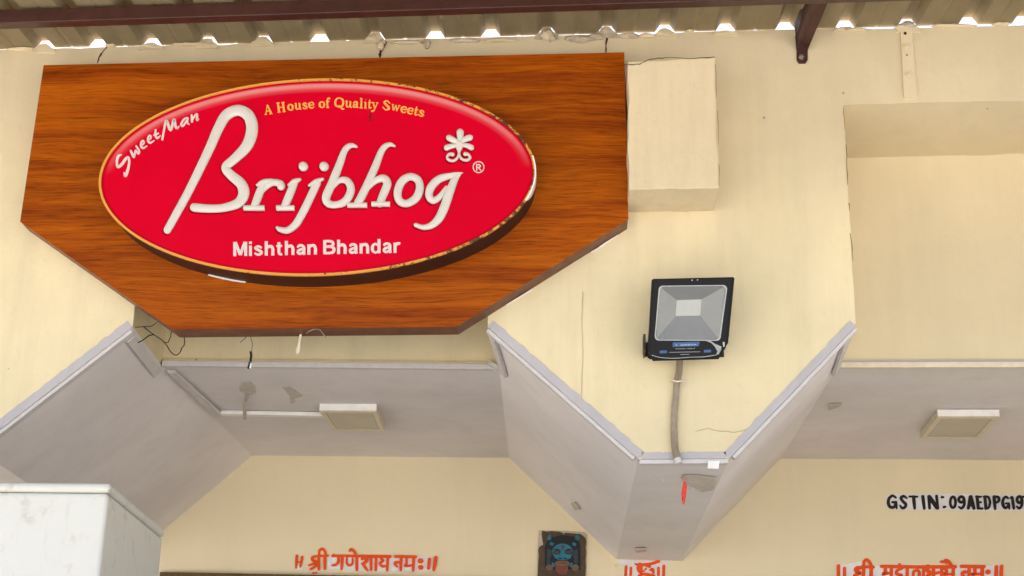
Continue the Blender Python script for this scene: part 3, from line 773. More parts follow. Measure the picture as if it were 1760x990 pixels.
SG = {
 'M': [[(10, 0, 20), (10, 100, 20)], [(82, 0, 20), (82, 100, 20)], [(14, 98, 20), (46, 8, 20)], [(46, 8, 20), (78, 98, 20)]],
 'i': [[(10, 0, 20), (10, 72, 20)], [(10, 84, 20), (10, 101, 20)]],
 's': [[(52, 54, 14), (32, 66, 15), (12, 54, 18), (32, 39, 19), (53, 22, 18), (32, 7, 15), (6, 18, 14)]],
 'h': [[(10, 0, 20), (10, 100, 20)], [(10, 46, 14), (24, 62, 18), (44, 62, 20), (53, 44, 20), (53, 20, 20), (53, 0, 20)]],
 't': [[(19, 92, 19), (19, 40, 19), (20, 16, 19), (28, 7, 16), (40, 8, 14)], [(2, 65, 14), (40, 65, 14)]],
 'a': [[(10, 52, 14), (20, 65, 16), (38, 65, 17), (50, 52, 20), (50, 20, 20), (54, 0, 18)], [(50, 42, 14), (28, 36, 16), (12, 24, 18), (18, 9, 16), (36, 10, 15), (50, 24, 12)]],
 'n': [[(10, 0, 20), (10, 72, 20)], [(10, 46, 14), (24, 62, 18), (44, 62, 20), (53, 44, 20), (53, 20, 20), (53, 0, 20)]],
 'B': [[(10, 0, 20), (10, 100, 20)], [(10, 92, 16), (40, 92, 16), (62, 84, 18), (64, 66, 18), (46, 54, 15), (12, 54, 15)], [(12, 54, 15), (48, 53, 16), (70, 40, 20), (66, 16, 20), (42, 8, 16), (10, 8, 16)]],
 'd': [[(54, 0, 20), (54, 100, 20)], ['c', (32, 66, 15), (50, 52, 16), (54, 34, 18), (50, 16, 16), (32, 5, 15), (14, 16, 18), (10, 35, 20), (14, 54, 18)]],
 'r': [[(10, 0, 20), (10, 72, 20)], [(10, 42, 14), (18, 58, 18), (32, 66, 18), (44, 64, 16)]]}
xx = 0; adv = []
for ch in 'Mishthan Bhandar':
    if ch == ' ': xx += 30; continue
    pts = [p for s_ in SG[ch] for p in s_ if p != 'c']; wd_ = max(p[0]+p[2]/2 for p in pts)
    adv.append((ch, xx)); xx += wd_+11
xx -= 11
for ch, ox_ in adv:
    L = []
    for s_ in SG[ch]:
        closed = s_[0] == 'c'; P = []
        for (gx, gy, gw) in s_[1 if closed else 0:]:
            t = (gx+ox_)/xx
            P.append((401+289*t, 440.5-6*t-gy*.243, gw*.255))
        L.append(dict(p=P, closed=closed, caps='none'))
    letter(L, FP, 'sans_letter', 'print_white', h=.0015, prof='flat')

# ------------------------------------------------------------------ floodlight
tc_, bc_ = W(1190, 479, -.185), W(1178, 617, -.10)
uvec = (tc_-bc_).normalized(); nfl = Vector((1, 0, 0)).cross(Vector((0, uvec.y, uvec.z))).normalized()
if nfl.y > 0: nfl = -nfl
FLp = Plane(bc_, nfl, 1080, 460, 4.95)
FL = root('floodlight', 'black square floodlight with grey reflector on the cream pendant', 'floodlight', W(1178, 640, -.03))
outer = [(200, 105), (212, 96), (890, 80), (902, 92), (858, 540), (848, 640), (818, 690), (800, 772), (790, 778), (180, 795), (160, 785), (178, 500)]
lens = []
for (cx, cy, a0) in ((300, 196, 180), (795, 190, 270), (742, 580, 0), (268, 578, 90)):
    for k in range(6):
        a = math.radians(a0+k*18); lens.append((cx+34*math.cos(a), cy+34*math.sin(a)))
def ringmesh(A, Bp, h0, h1):
    """band between closed outlines A and B (same count) with depth"""
    k = len(A); V = [FLp(*p)+nfl*h1 for p in A]+[FLp(*p)+nfl*h1 for p in Bp]+[FLp(*p)+nfl*h0 for p in A]+[FLp(*p)+nfl*h0 for p in Bp]
    F = []
    for i in range(k):
        j = (i+1) % k
        F += [[i, j, k+j, k+i], [2*k+i, 2*k+j, j, i], [k+i, k+j, 3*k+j, 3*k+i], [2*k+i, 2*k+j, 3*k+j, 3*k+i]]
    return V, F
def hit(o_, p):   # ray from lens centre through p to the outer outline
    c = (520, 385); dx, dy = p[0]-c[0], p[1]-c[1]; best = None
    for i in range(len(o_)):
        a, b = o_[i], o_[(i+1) % len(o_)]; ex, ey = b[0]-a[0], b[1]-a[1]; det = dx*(-ey)+ex*dy
        if abs(det) < 1e-6: continue
        t = ((a[0]-c[0])*(-ey)+ex*(a[1]-c[1]))/det; s_ = (dx*(a[1]-c[1])-dy*(a[0]-c[0]))/det
        if t > 0 and -.001 <= s_ <= 1.001 and (best is None or t < best): best = t
    return (c[0]+dx*best, c[1]+dy*best)
def grow(L, k): return [(520+(x-520)*k, 390+(y-390)*k) for x, y in L]
lo = grow(lens, 1.035)
# densify the lens outline so that the outer corners are kept
def dens(L, m_):
    o_ = []
    for i in range(len(L)):
        a, b = L[i], L[(i+1) % len(L)]
        for k in range(m_): o_.append((a[0]+(b[0]-a[0])*k/m_, a[1]+(b[1]-a[1])*k/m_))
    return o_
ld = dens(lo, 6); od = [hit(outer, p) for p in ld]
inner_o = [hit(grow(outer, .955), p) for p in ld]
obj('front_glass', *ringmesh(inner_o, ld, -.004, .0), 'black_gloss', FL)
obj('frame', *ringmesh(od, inner_o, -.03, .004), 'black', FL, label='black outer frame of the floodlight')
obj('lens_rim', *ringmesh(lo, lens, -.006, .0025), 'rim_grey', FL)
hp = [FLp(*p)-nfl*.0305 for p in grow(outer, .97)]
obj('housing', *prism(hp, -nfl*.035), 'black', FL, bevel=.003)
fl2 = FLp.lift(-.029)
chip = [(412, 277), (622, 270), (612, 408), (402, 412)]
cp = [fl2(*p) for p in chip]; cn = [FLp(*p)-nfl*.004 for p in [(270, 165), (828, 158), (775, 612), (236, 610)]]
for i, nm in enumerate(('reflector', 'reflector', 'reflector', 'reflector')):
    j = (i+1) % 4
    obj(nm, [cn[i], cn[j], cp[j], cp[i]], [[0, 1, 2, 3]], 'reflector', FL)
obj('light_chip', *prism(cp, -nfl*.001), 'chip', FL)
obj('lens_pane', [FLp(*p)+nfl*.001 for p in lens], [list(range(len(lens)))], 'thin_glass', FL)
obj('maker_label', *patch([(378, 636), (606, 630), (600, 668), (376, 674)], FLp, .0005, .0003), 'label_blue', FL)
upf = (FLp(390, 640)-FLp(390, 672)).normalized()
ln = FLp.lift(.0009)
lay_text('OREVA', ln(442, 664), ln(584, 660), .0045, nfl, upf, 'label_text', 'label_pale' if 'label_pale' in MAT else 'rim_grey', FL, .03, .0003, single=True)
lay_text('+', ln(398, 664), ln(420, 663), .0045, nfl, upf, 'label_text', 'rim_grey', FL, .02, .0003, single=True)
l2 = FLp.lift(.0004)
lay_text('FLOOD LIGHT', l2(402, 694), l2(568, 691), .0028, nfl, upf, 'label_text', 'rim_grey', FL, .01, .0003, single=True)
obj('label_line', *patch([(345, 719), (612, 714), (612, 717), (345, 722)], FLp, .0003, .0003), 'rim_grey', FL)
obj('label_line', *patch([(440, 738), (520, 736), (520, 739), (440, 741)], FLp, .0003, .0003), 'rim_grey', FL)
obj('rating_label', *patch([(266, 706), (328, 704), (326, 728), (266, 730)], FLp, .0005, .0003), 'label_blue', FL)
obj('rating_label', *patch([(643, 700), (704, 698), (702, 720), (641, 723)], FLp, .0005, .0003), 'label_blue', FL)
obj('peeled_film', *patch([(655, 622), (700, 622), (730, 645), (792, 672), (790, 700), (768, 738), (745, 742), (758, 712), (735, 672), (705, 640)], FLp, .0004, .0004), 'film', FL)
obj('silver_scratch', *strokes([[(200, 745, 5), (280, 765, 4), (400, 770, 5), (520, 762, 4), (640, 758, 5), (745, 742, 4)], [(810, 640, 18), (812, 668, 14)], [(165, 785, 8), (178, 788, 6)], [(540, 106, 10), (543, 107, 10)], [(586, 104, 9), (588, 104, 9)]], FLp, .0006, .0042), 'rim_grey', FL)
# stirrup bracket: side knobs and a bar to the wall
for (x, y0, y1, sgn) in ((150, 565, 705, -1), (842, 545, 585, 1)):
    a, b = FLp(x, y0)-nfl*.02, FLp(x, y1)-nfl*.02
    obj('bracket', *beam(a, b, (.008*sgn, 0, 0), (0, .05, 0)), 'brown_side', FL, bevel=.001)
    mid = a.lerp(b, .6)
    obj('bracket_arm', *beam(mid+Vector((0, 0, .01)), Vector((mid.x, -.001, mid.z+.01)), (.004*sgn, 0, 0), (0, 0, -.03)), 'brown_side', FL)
xa, xb = FLp(150, 650).x, FLp(842, 580).x; zb = FLp(500, 620).z
obj('wall_bar', *prism([Vector((xa, -.0012, zb-.02)), Vector((xb, -.0012, zb-.02)), Vector((xb, -.0012, zb+.03)), Vector((xa, -.0012, zb+.03))], (0, -.004, 0)), 'brown_side', FL)

# flexible conduit
cpath = [(1169, 612, -.035), (1168, 626, -.030), (1167, 640, -.022), (1164, 655, -.016), (1162, 680, -.014), (1159.5, 705, -.013), (1158.5, 735, -.013), (1159, 758, -.013), (1161, 775, -.013), (1165, 790, -.014), (1166, 794, -.012)]
P = smooth_path([tuple(W(x, y, z)) for x, y, z in cpath], 18)
CD = root('flexible_conduit', 'grey ribbed flexible conduit hanging below the floodlight', 'conduit', Vector(P[-1]))
rr = [.0108+(.0016 if i % 2 else -.0006) for i in range(len(P))]
obj('hose', *tube(P, rr, 10), 'hose_grey', CD)
cl = W(1164, 656, -.016)
lp = [(cl+Vector((math.cos(a)*.019, -.003+math.sin(a)*.014, .004*math.cos(a*2)))) for a in [2*math.pi*i/16 for i in range(17)]]
obj('tie', *tube(lp, .0032, 6), 'pvc_yellowed', CD)
obj('tie_tail', *tube([cl+Vector((.012, -.012, 0)), cl+Vector((.026, -.008, -.006)), cl+Vector((.022, -.006, -.018))], .0018, 6), 'pvc', CD)
obj('end_sleeve', *tube([W(1164, 787, -.016), W(1167, 796, -.016)], .0115, 10), 'pvc', CD)

# ------------------------------------------------------------------ cable trunking (pvc channels)
def trunk(name, label, segs, mat='pvc', group=None):
    a = Vector(segs[0][0]); r_ = root(name, label, 'cable trunking', a, group)
    for s_ in segs:
        a, b, sd_, th = s_[:4]
        obj('channel', *beam(a, b, sd_, th), s_[4] if len(s_) > 4 else mat, r_, bevel=.0012)
        # the snap-on lid: a thinner strip on the outer face
        a, b, sd_, th = Vector(a), Vector(b), Vector(sd_), Vector(th)
    return r_
def under(a, b, depth=.030, drop=.012, y=.002, mat='pvc'):
    n_ = perp(a, b, False)
    return (a+Vector((0, y, 0))+n_*.001, b+Vector((0, y, 0))+n_*.001, (0, depth, 0), n_*drop, mat)
trunk('cable_trunking', 'pale trunking along the sloping edge left below the signboard', [under(AL, A0-(A0-AL).normalized()*.01)])
trunk('cable_trunking', 'pale trunking along the left sloping edge of the pendant', [under(A1+(A2-A1).normalized()*.005, A2-(A2-A1).normalized()*.012)])
trunk('cable_trunking', 'pale trunking along the flat bottom edge of the pendant', [under(A2+Vector((.004, 0, 0)), A3-Vector((.004, 0, 0)), .028, .014)])
trunk('cable_trunking', 'pale trunking along the right sloping edge of the pendant', [under(A3+(A4-A3).normalized()*.012, A4-(A4-A3).normalized()*.004)])
# along the bottom of the recessed panels: a ledge strip and a ribbed channel
def ledge(x0, x1, z0, z1, label, m1='lavender_band', m2='pvc'):
    r_ = root('cable_trunking', label, 'cable trunking', Vector(((x0+x1)/2, D1-.015, (z0+z1)/2)))
    for (o_, h, dp, mt, nm) in ((.000, .020, .022, m2, 'channel'), (.0205, .010, .012, m1, 'lid')):
        obj(nm, *beam(Vector((x0, D1-.001, z0+o_)), Vector((x1, D1-.001, z1+o_)), (0, -dp, 0), (0, 0, h)), mt, r_, bevel=.001)
ledge(W(281, 626, D1).x, W(848, 632, D1).x, cL0.z-.008, cL1.z-.008, 'long cream topped trunking at the ceiling edge below the signboard', 'cream', 'pvc')
ledge(W(1436, 631, D1).x, 3.70, cR0.z-.008, cR1.z-.008, 'long trunking along the bottom of the right recessed panel', 'lavender_band', 'pvc_yellowed')
# short run into the depth at the left end of the opening, then on along the ceiling edge
lp0, lp1 = W(243, 575, .03), W(283, 628, D1-.03)
sl_n = (A0-AL).cross(Vector((0, 1, 0))).normalized()
if sl_n.z > 0: sl_n = -sl_n
along = -(A0-AL).normalized()
s0 = A0+along*.014+Vector((0, .045, 0)); s1_ = cL0+along*.014+Vector((0, .02, 0))
trunk('cable_trunking', 'short pale trunking running inward at the top of the left slope', [(s0+sl_n*.002, s1_+sl_n*.002, along*.034, sl_n*.012)])
t0 = cL0+Vector((.012, .03, -.003)); t1 = WZ(372, 712, cL0.z-.003)
t0 = WZ(288, 636, cL0.z-.003)
trunk('cable_trunking', 'pale trunking along the left edge of the ceiling behind the signboard', [(t0, t1, (.030, 0, 0), (0, 0, -.012))])
zc = cL0.z+.004
p0, p1 = WZ(379, 709, zc-.012), WZ(556, 710, zc-.012)
trunk('cable_trunking', 'bright white trunking feeding the ceiling light behind the signboard', [((p0.x, p0.y, zc-.002), (p1.x, p0.y+.02, zc-.002), (0, .035, 0), (0, 0, -.016), 'pvc_white')])
# right side of that opening: run inward, with a loose elbow cover
r0 = A1+(A2-A1).normalized()*.012+Vector((0, .04, 0)); r1 = cL1+(A2-A1).normalized()*.018+Vector((0, -.02, 0))
dn = (A2-A1).normalized(); nn_ = perp(A1, A2, False)
trunk('cable_trunking', 'short pale trunking running inward left of the pendant', [(r0+nn_*.002, r1+nn_*.002, dn*.03, nn_*.012)])
EL = root('trunking_elbow', 'loose pale elbow cover at the corner of two trunkings beside the pendant', 'elbow', W(857, 632, D1-.05))
obj('cover', *prism([W(839, 618, .40), W(861, 630, .40), W(861, 637, .40), W(839, 625, .40)], (0, .03, 0)), 'pvc', EL, bevel=.001)
obj('side_flap', *prism([W(861, 630, .399), W(865, 625, .399), W(865, 632, .399), W(861, 637, .399)], (0, .02, 0)), 'pvc', EL)
r0 = A4+(A3-A4).normalized()*.03+Vector((0, .05, 0)); r1 = cR0+(A3-A4).normalized()*.015+Vector((0, -.02, 0)); nn_ = perp(A3, A4, False)
trunk('cable_trunking', 'short pale trunking running inward right of the pendant', [(r0+nn_*.002, r1+nn_*.002, (A3-A4).normalized()*.03, nn_*.012)])
CB = root('trunking_cover', 'small white trunking cover hanging at the right of the pendant bottom', 'cover', W(1227, 804, .02))
obj('cover', *prism([W(1217, 792, .0), W(1237, 792, .0), W(1235, 804, .0), W(1216, 804, .0)], (0, -.003, 0)), 'pvc_white', CB, bevel=.0008)
obj('lip', *prism([W(1216, 803, -.003), W(1235.5, 803, -.003), W(1235, 806, -.003), W(1216, 805, -.003)], (0, -.004, 0)), 'pvc_white', CB)

# ------------------------------------------------------------------ ceiling lights
def clight(label, FLx, FRx, BRx, BLx, ztop):
    zb_ = ztop-.032
    c = [WZ(*FLx, zb_), WZ(*FRx, zb_), WZ(*BRx, zb_), WZ(*BLx, zb_)]
    r_ = root('ceiling_light', label, 'ceiling light', sum(c, Vector())/4, 'square ceiling lights')
    up_ = Vector((0, 0, .030))
    obj('body', *prism([p+Vector((0, 0, .0025)) for p in c], up_), 'pvc_yellowed', r_, bevel=.003)
    m_ = sum(c, Vector())/4
    i1 = [p.lerp(m_, .0) for p in c]; i2 = [p.lerp(m_, .17) for p in c]; i3 = [p.lerp(m_, .20) for p in c]
    V = i1+i2+[p+Vector((0, 0, .0024)) for p in i1]+[p+Vector((0, 0, .0024)) for p in i2]; F = []
    for i in range(4):
        j = (i+1) % 4; F += [[i, j, 4+j, 4+i], [4+i, 4+j, 12+j, 12+i], [8+i, 8+j, j, i]]
    obj('bezel', V, F, 'pvc_yellowed', r_)
    obj('diffuser', [p+Vector((0, 0, .0016)) for p in i3]+[], [[0, 1, 2, 3]], 'diffuser', r_)
    V = [p+Vector((0, 0, .0014)) for p in i2]+[p+Vector((0, 0, .0014)) for p in i3]
    obj('gasket', V, [[i, (i+1) % 4, 4+(i+1) % 4, 4+i] for i in range(4)], 'tape', r_)
    obj('front_strip', *prism([c[0]+Vector((0, -.001, .004)), c[1]+Vector((0, -.001, .004)), c[1]+Vector((0, -.001, .031)), c[0]+Vector((0, -.001, .031))], (0, -.0015, 0)), 'pvc_white', r_)
clight('square surface ceiling light below the signboard', (549, 707), (647, 707.5), (661, 742), (572, 740), zc-.001)
clight('square surface ceiling light at the right edge', (1612, 717), (1718, 717), (1683, 754), (1582, 755), (cR0.z+bR0.z)/2)

# ------------------------------------------------------------------ loose wires, tapes and scraps
z1 = (200, 520, 6.769)
def wpts(L, Y, cr=z1):
    o_ = []
    for p in L:
        y = p[2] if len(p) > 2 else Y
        o_.append(tuple(W(cr[0]+p[0]/cr[2], cr[1]+p[1]/cr[2], y)))
    return smooth_path(o_, 5)
def wire(label, L, Y, r, mat='wire', cr=z1):
    return obj('loose_wire', *tube(wpts(L, Y, cr), r, 6), mat, label=label, cat='wire', group='loose wires under the signboard')
wire('black wire running left from behind the signboard corner', [(168, 262), (200, 280), (240, 286), (310, 280), (400, 275), (460, 240), (480, 215)], .03, .0016)
wire('long looped black wire hanging under the signboard corner', [(320, 285), (430, 370), (520, 430), (580, 490), (630, 570), (690, 612), (740, 580), (760, 530), (790, 490), (790, 400)], .02, .0018)
wire('short black wire stub poking down left of the loop', [(250, 468), (310, 435), (380, 385), (440, 372)], .026, .0022)
wire('thin black wire branch between loop and recess edge', [(565, 458), (600, 465), (615, 430), (632, 395), (640, 330)], .024, .0015)
HW = root('hanging_cable', 'taped black cable end hanging below the signboard', 'cable', W(429, 632, .02))
obj('cable', *tube(wpts([(1560, 400), (1582, 470), (1580, 530), (1568, 590), (1558, 690)], .02), .0017, 6), 'tape', HW)
obj('tape_wrap', *tube(wpts([(1562, 570), (1568, 620), (1560, 685)], .02), .0042, 8), 'wire', HW)
obj('plug', *tube(wpts([(1556, 695), (1548, 735), (1540, 770)], .02), .0056, 8), 'wire', HW)
obj('plug_label', *tube(wpts([(1566, 705), (1562, 735), (1554, 768)], .016), .003, 6), 'pvc_white', HW)
wire('short grey wire stub beside the taped cable end', [(1440, 465), (1470, 440), (1515, 400)], .022, .0022, 'tape')
obj('tape_scrap', *patch([(515, 575), (519, 575), (516, 590), (516, 602), (512, 609), (508, 604), (512, 592)], wall_plane(-.02), .002), 'pvc_yellowed', label='pale twisted scrap of tape hanging from the signboard bottom', cat='tape')
obj('tape_scrap', *stroke([(526, 573, .7), (537, 567, 1.2), (549, 567, .8), (560, 580, 1.5)], wall_plane(YB-.003), .001), 'tape', label='thin curled clear tape on the signboard bottom edge', cat='tape')
cpl = plane3(cL0, cL1, (bL0+bL1)/2)
obj('tape_patch', *patch([(411, 663), (418, 656), (430, 655), (438, 664), (440, 674), (432, 678), (420, 675), (412, 670)], cpl, .002, .001), 'tape_soft', label='round brown tape patch on the ceiling above the white trunking', cat='tape')
obj('tape_patch', *patch([(486, 665), (498, 664), (512, 674), (520, 680), (506, 684), (508, 690), (500, 694), (498, 680)], cpl, .002, .001), 'tape_soft', label='torn pale tape patch left of the ceiling light', cat='tape')
tz = zc-.02
obj('tape_strip', *join(prism([WZ(417, 690, tz), WZ(423, 690, tz), WZ(424, 720, tz), WZ(418, 721, tz)], (0, 0, -.002)), prism([WZ(421, 676, zc-.004), WZ(430, 676, zc-.004), WZ(424, 692, tz), WZ(419, 692, tz)], (0, 0, -.001))), 'tape_pale', label='pale tape strip wrapped over the white trunking', cat='tape')
bp = plane3(A2, A3, (bP0+bP1)/2); b3 = bp.crop(1080, 760, 8.25)
obj('tape_patch', *patch([(740, 490), (800, 440), (1020, 455), (1235, 480), (1215, 640), (1180, 665), (1040, 690), (940, 620), (870, 570), (810, 535)], b3, .002, .004), 'tape_soft', label='brown tape patch on the underside of the pendant', cat='tape')
RB = root('red_ribbon', 'short red cloth ribbon hanging from the pendant underside', 'ribbon', W(1174, 866, .60))
ry = b3(790, 560).y
rp = [(795, 560, 30), (800, 605, 58), (794, 680, 68), (786, 750, 70), (785, 800, 54), (782, 850, 40), (775, 876, 22)]
obj('cloth', *stroke(rp, wall_plane(ry).crop(1080, 760, 8.25), .006, profile='round'), 'ribbon', RB)
obj('dark_knot', *stroke([(770, 800, 16), (774, 803, 16)], wall_plane(ry-.0065).crop(1080, 760, 8.25), .001), 'crack', RB)
obj('screw_head', *stroke([(487, 532, 24), (490, 535, 24)], b3, .004, .001, profile='round'), 'pvc_white', label='small white screw head on the pendant underside', cat='screw')
def staple(label, poly, plane, lift=.001):
    obj('fixing_clip', *patch(poly, plane, .006, lift), 'tape_pale', label=label, cat='clip')
lsp = plane3(A1, A2, (bL1+bP0)/2)
staple('small pale clip on the left slope of the pendant', [(983, 863), (990, 861), (1000, 873), (990, 875)], lsp, .003)
staple('small pale clip on the pendant underside near the wall', [(1091, 941), (1112, 940), (1110, 945), (1093, 946)], bp, .004)
rcp = plane3(cR0, cR1, (bR0+bR1)/2)
staple('small pale clip on the right hand ceiling', [(1424, 694), (1447, 692), (1444, 696), (1424, 703)], rcp)

# ------------------------------------------------------------------ back wall: panelling, writing, mask
a, b = W(275, 983, D-.03), W(640, 990, D-.03)
b2 = a+(b-a)*((1.25-a.x)/(b.x-a.x))
obj('wall_panelling', *prism([a, b2, Vector((b2.x, D-.03, .41)), Vector((a.x, D-.03, .41))], (0, .029, 0)), 'panelling', label='dark brown panelling on the back wall under the orange writing', cat='panelling')
WP = wall_plane(D)
def inscription(label, patches, L, cr, mat, h=.0012):
    for p in patches:
        k = []
        for i in range(len(p)):
            x0, y0 = p[i]; x1, y1 = p[(i+1) % len(p)]
            m_ = max(1, int(math.hypot(x1-x0, y1-y0)/(6*cr.sc)))
            for q in range(m_):
                k.append((x0+(x1-x0)*q/m_+random.uniform(-.6, .6)*cr.sc, y0+(y1-y0)*q/m_+random.uniform(-.6, .6)*cr.sc))
        obj('whitewash_patch', *patch(k, cr, .0008, .0002), 'whitewash', back)
    obj('painted_writing', *strokes(L, cr, h, .0012), mat, back, label=label)
i1 = WP.crop(490, 930, 6.286)
def bar(x0, y0, x1, y1, w0, w1=None): return [(x0, y0, w0), ((x0+x1)/2, (y0+y1)/2, w0), (x1, y1, w1 or w0)]
DEV1 = [bar(128, 160, 120, 290, 28, 20), bar(186, 172, 166, 280, 26, 18), [(130, 225, 20), (165, 228, 12)],
        bar(432, 160, 428, 300, 32, 26), bar(365, 160, 366, 305, 30, 26), [(368, 150, 24), (372, 105, 26), (402, 86, 26), (432, 112, 26), (440, 155, 24)], bar(350, 162, 462, 160, 24),
        [(335, 165, 24), (298, 178, 30), (300, 208, 30), (335, 222, 28), (310, 245, 28), (258, 262, 18)], [(362, 240, 24), (320, 280, 26), (275, 305, 20)], [(300, 345, 14), (345, 340, 12)],
        bar(520, 160, 830, 164, 26), bar(820, 164, 1136, 168, 30),
        [(575, 170, 26), (578, 220, 28), (552, 255, 26), (512, 262, 20)], [(512, 165, 22), (525, 150, 24)], bar(620, 170, 612, 302, 30, 26),
        [(668, 190, 22), (670, 245, 24), (702, 264, 24), (730, 240, 22), (730, 190, 20)], bar(776, 170, 776, 312, 30, 26), [(772, 158, 22), (750, 118, 28), (718, 92, 30), (700, 104, 24)],
        [(832, 195, 26), (868, 182, 34), (888, 206, 34), (852, 242, 32), (832, 246, 22)], [(845, 252, 28), (868, 288, 30), (890, 315, 22)], bar(930, 175, 930, 312, 28, 24), bar(985, 175, 980, 312, 28, 26),
        [(1035, 190, 22), (1062, 212, 24), (1028, 240, 26), (1050, 274, 24), (1100, 268, 20)], bar(1112, 172, 1104, 316, 28, 24),
        bar(1192, 168, 1412, 172, 28), [(1250, 232, 22), (1200, 230, 28), (1186, 248, 26), (1212, 276, 20)], bar(1256, 172, 1250, 316, 28, 24),
        [(1312, 178, 24), (1312, 250, 24), (1296, 268, 24), (1330, 270, 22), (1390, 258, 20)], bar(1392, 172, 1384, 320, 28, 24),
        [(1460, 216, 50), (1468, 216, 50)], [(1464, 286, 46), (1470, 286, 46)], bar(1562, 198, 1550, 296, 32, 28), bar(1630, 180, 1608, 312, 34, 28)]
inscription('orange painted script on the back wall left of the mask', [[(450, 170), (520, 150), (1130, 165), (1180, 175), (1420, 170), (1500, 165), (1560, 160), (1600, 175), (1590, 315), (1540, 322), (1300, 325), (1000, 322), (720, 320), (460, 305)], [(110, 270), (190, 265), (185, 310), (112, 310)]], [[(x, y, w_*1.12) for x, y, w_ in P] for P in DEV1], i1, 'orange_paint')
i2_ = WP.crop(1425, 950, 5.5)
DEV2 = [bar(88, 125, 88, 260, 30), bar(145, 148, 145, 260, 28), [(325, 135, 24), (330, 85, 26), (355, 68, 28), (385, 95, 28), (402, 138, 26)], bar(310, 133, 418, 136, 26), bar(328, 135, 320, 290, 30), bar(397, 140, 395, 290, 32),
        [(300, 142, 30), (258, 150, 36), (256, 175, 34), (290, 192, 32), (240, 215, 26)], [(320, 220, 26), (260, 270, 22)],
        bar(495, 130, 850, 136, 28), bar(840, 136, 1192, 134, 30), [(530, 140, 30), (530, 195, 30), (508, 200, 30), (580, 192, 20)], bar(588, 140, 586, 290, 28),
        [(690, 150, 20), (645, 168, 26), (636, 200, 26), (685, 215, 24), (650, 245, 24), (690, 270, 22)], [(662, 112, 22), (668, 112, 22)], bar(738, 140, 736, 290, 28),
        [(795, 215, 24), (800, 178, 26), (838, 170, 26), (852, 200, 26), (845, 250, 24)], bar(892, 160, 890, 290, 26), [(930, 125, 24), (936, 125, 24)], [(925, 165, 34), (950, 195, 36), (925, 225, 30)], bar(985, 150, 985, 290, 28),
        [(1005, 195, 24), (1055, 185, 22)], bar(1062, 145, 1060, 290, 24), [(1090, 150, 24), (1112, 178, 24), (1082, 205, 26), (1145, 205, 20)], bar(1172, 140, 1168, 290, 28), [(1160, 128, 22), (1128, 84, 26), (1098, 70, 22)], [(1118, 98, 20), (1090, 88, 22), (1058, 86, 20)],
        bar(1248, 130, 1462, 134, 28), [(1318, 185, 22), (1268, 186, 30), (1258, 210, 28), (1290, 240, 22)], bar(1322, 140, 1320, 290, 26), [(1375, 140, 26), (1375, 195, 26), (1352, 208, 26), (1440, 200, 20)], bar(1446, 140, 1442, 290, 28), [(1498, 182, 40), (1502, 182, 40)], [(1498, 250, 40), (1502, 250, 40)], bar(1578, 135, 1576, 270, 28), bar(1628, 130, 1622, 270, 28)]
inscription('orange painted script below the black number on the back wall', [[(105, 112), (300, 82), (325, 110), (440, 120), (640, 112), (1190, 118), (1250, 112), (1480, 120), (1640, 115), (1640, 300), (80, 300)]], [[(x, y, w_*1.15) for x, y, w_ in P] for P in DEV2], i2_, 'orange_paint')
i3_ = WP.crop(1060, 940, 17.6)
DEV3 = [bar(285, 600, 262, 950, 92), bar(430, 640, 420, 850, 84), bar(1262, 640, 1262, 850, 88), bar(1425, 580, 1415, 980, 92),
        [(560, 515, 50), (690, 560, 90), (820, 540, 90), (1050, 510, 90), (1270, 440, 100)], [(700, 560, 170), (690, 660, 190), (720, 740, 150)], [(900, 560, 100), (1000, 600, 80)], [(900, 650, 40), (860, 690, 60)], [(1010, 700, 60), (1080, 690, 110), (1110, 780, 80)], [(680, 880, 90), (800, 830, 90), (950, 850, 110), (1120, 880, 90)], [(760, 720, 60), (830, 740, 40)], [(700, 980, 120), (1100, 960, 110)]]
inscription('small orange painted sign on the back wall under the pendant', [[(40, 385), (1330, 430), (1700, 440), (1680, 480), (1540, 500), (1500, 560), (1490, 1000), (200, 1000), (210, 560), (60, 490)]], DEV3, i3_, 'orange_paint')
i4 = WP.crop(1510, 840, 7.04)
def ring(cx, cy, rx, ry, w_, nn=12): return [(cx+rx*math.cos(2*math.pi*i/nn), cy+ry*math.sin(2*math.pi*i/nn), w_) for i in range(nn+1)]
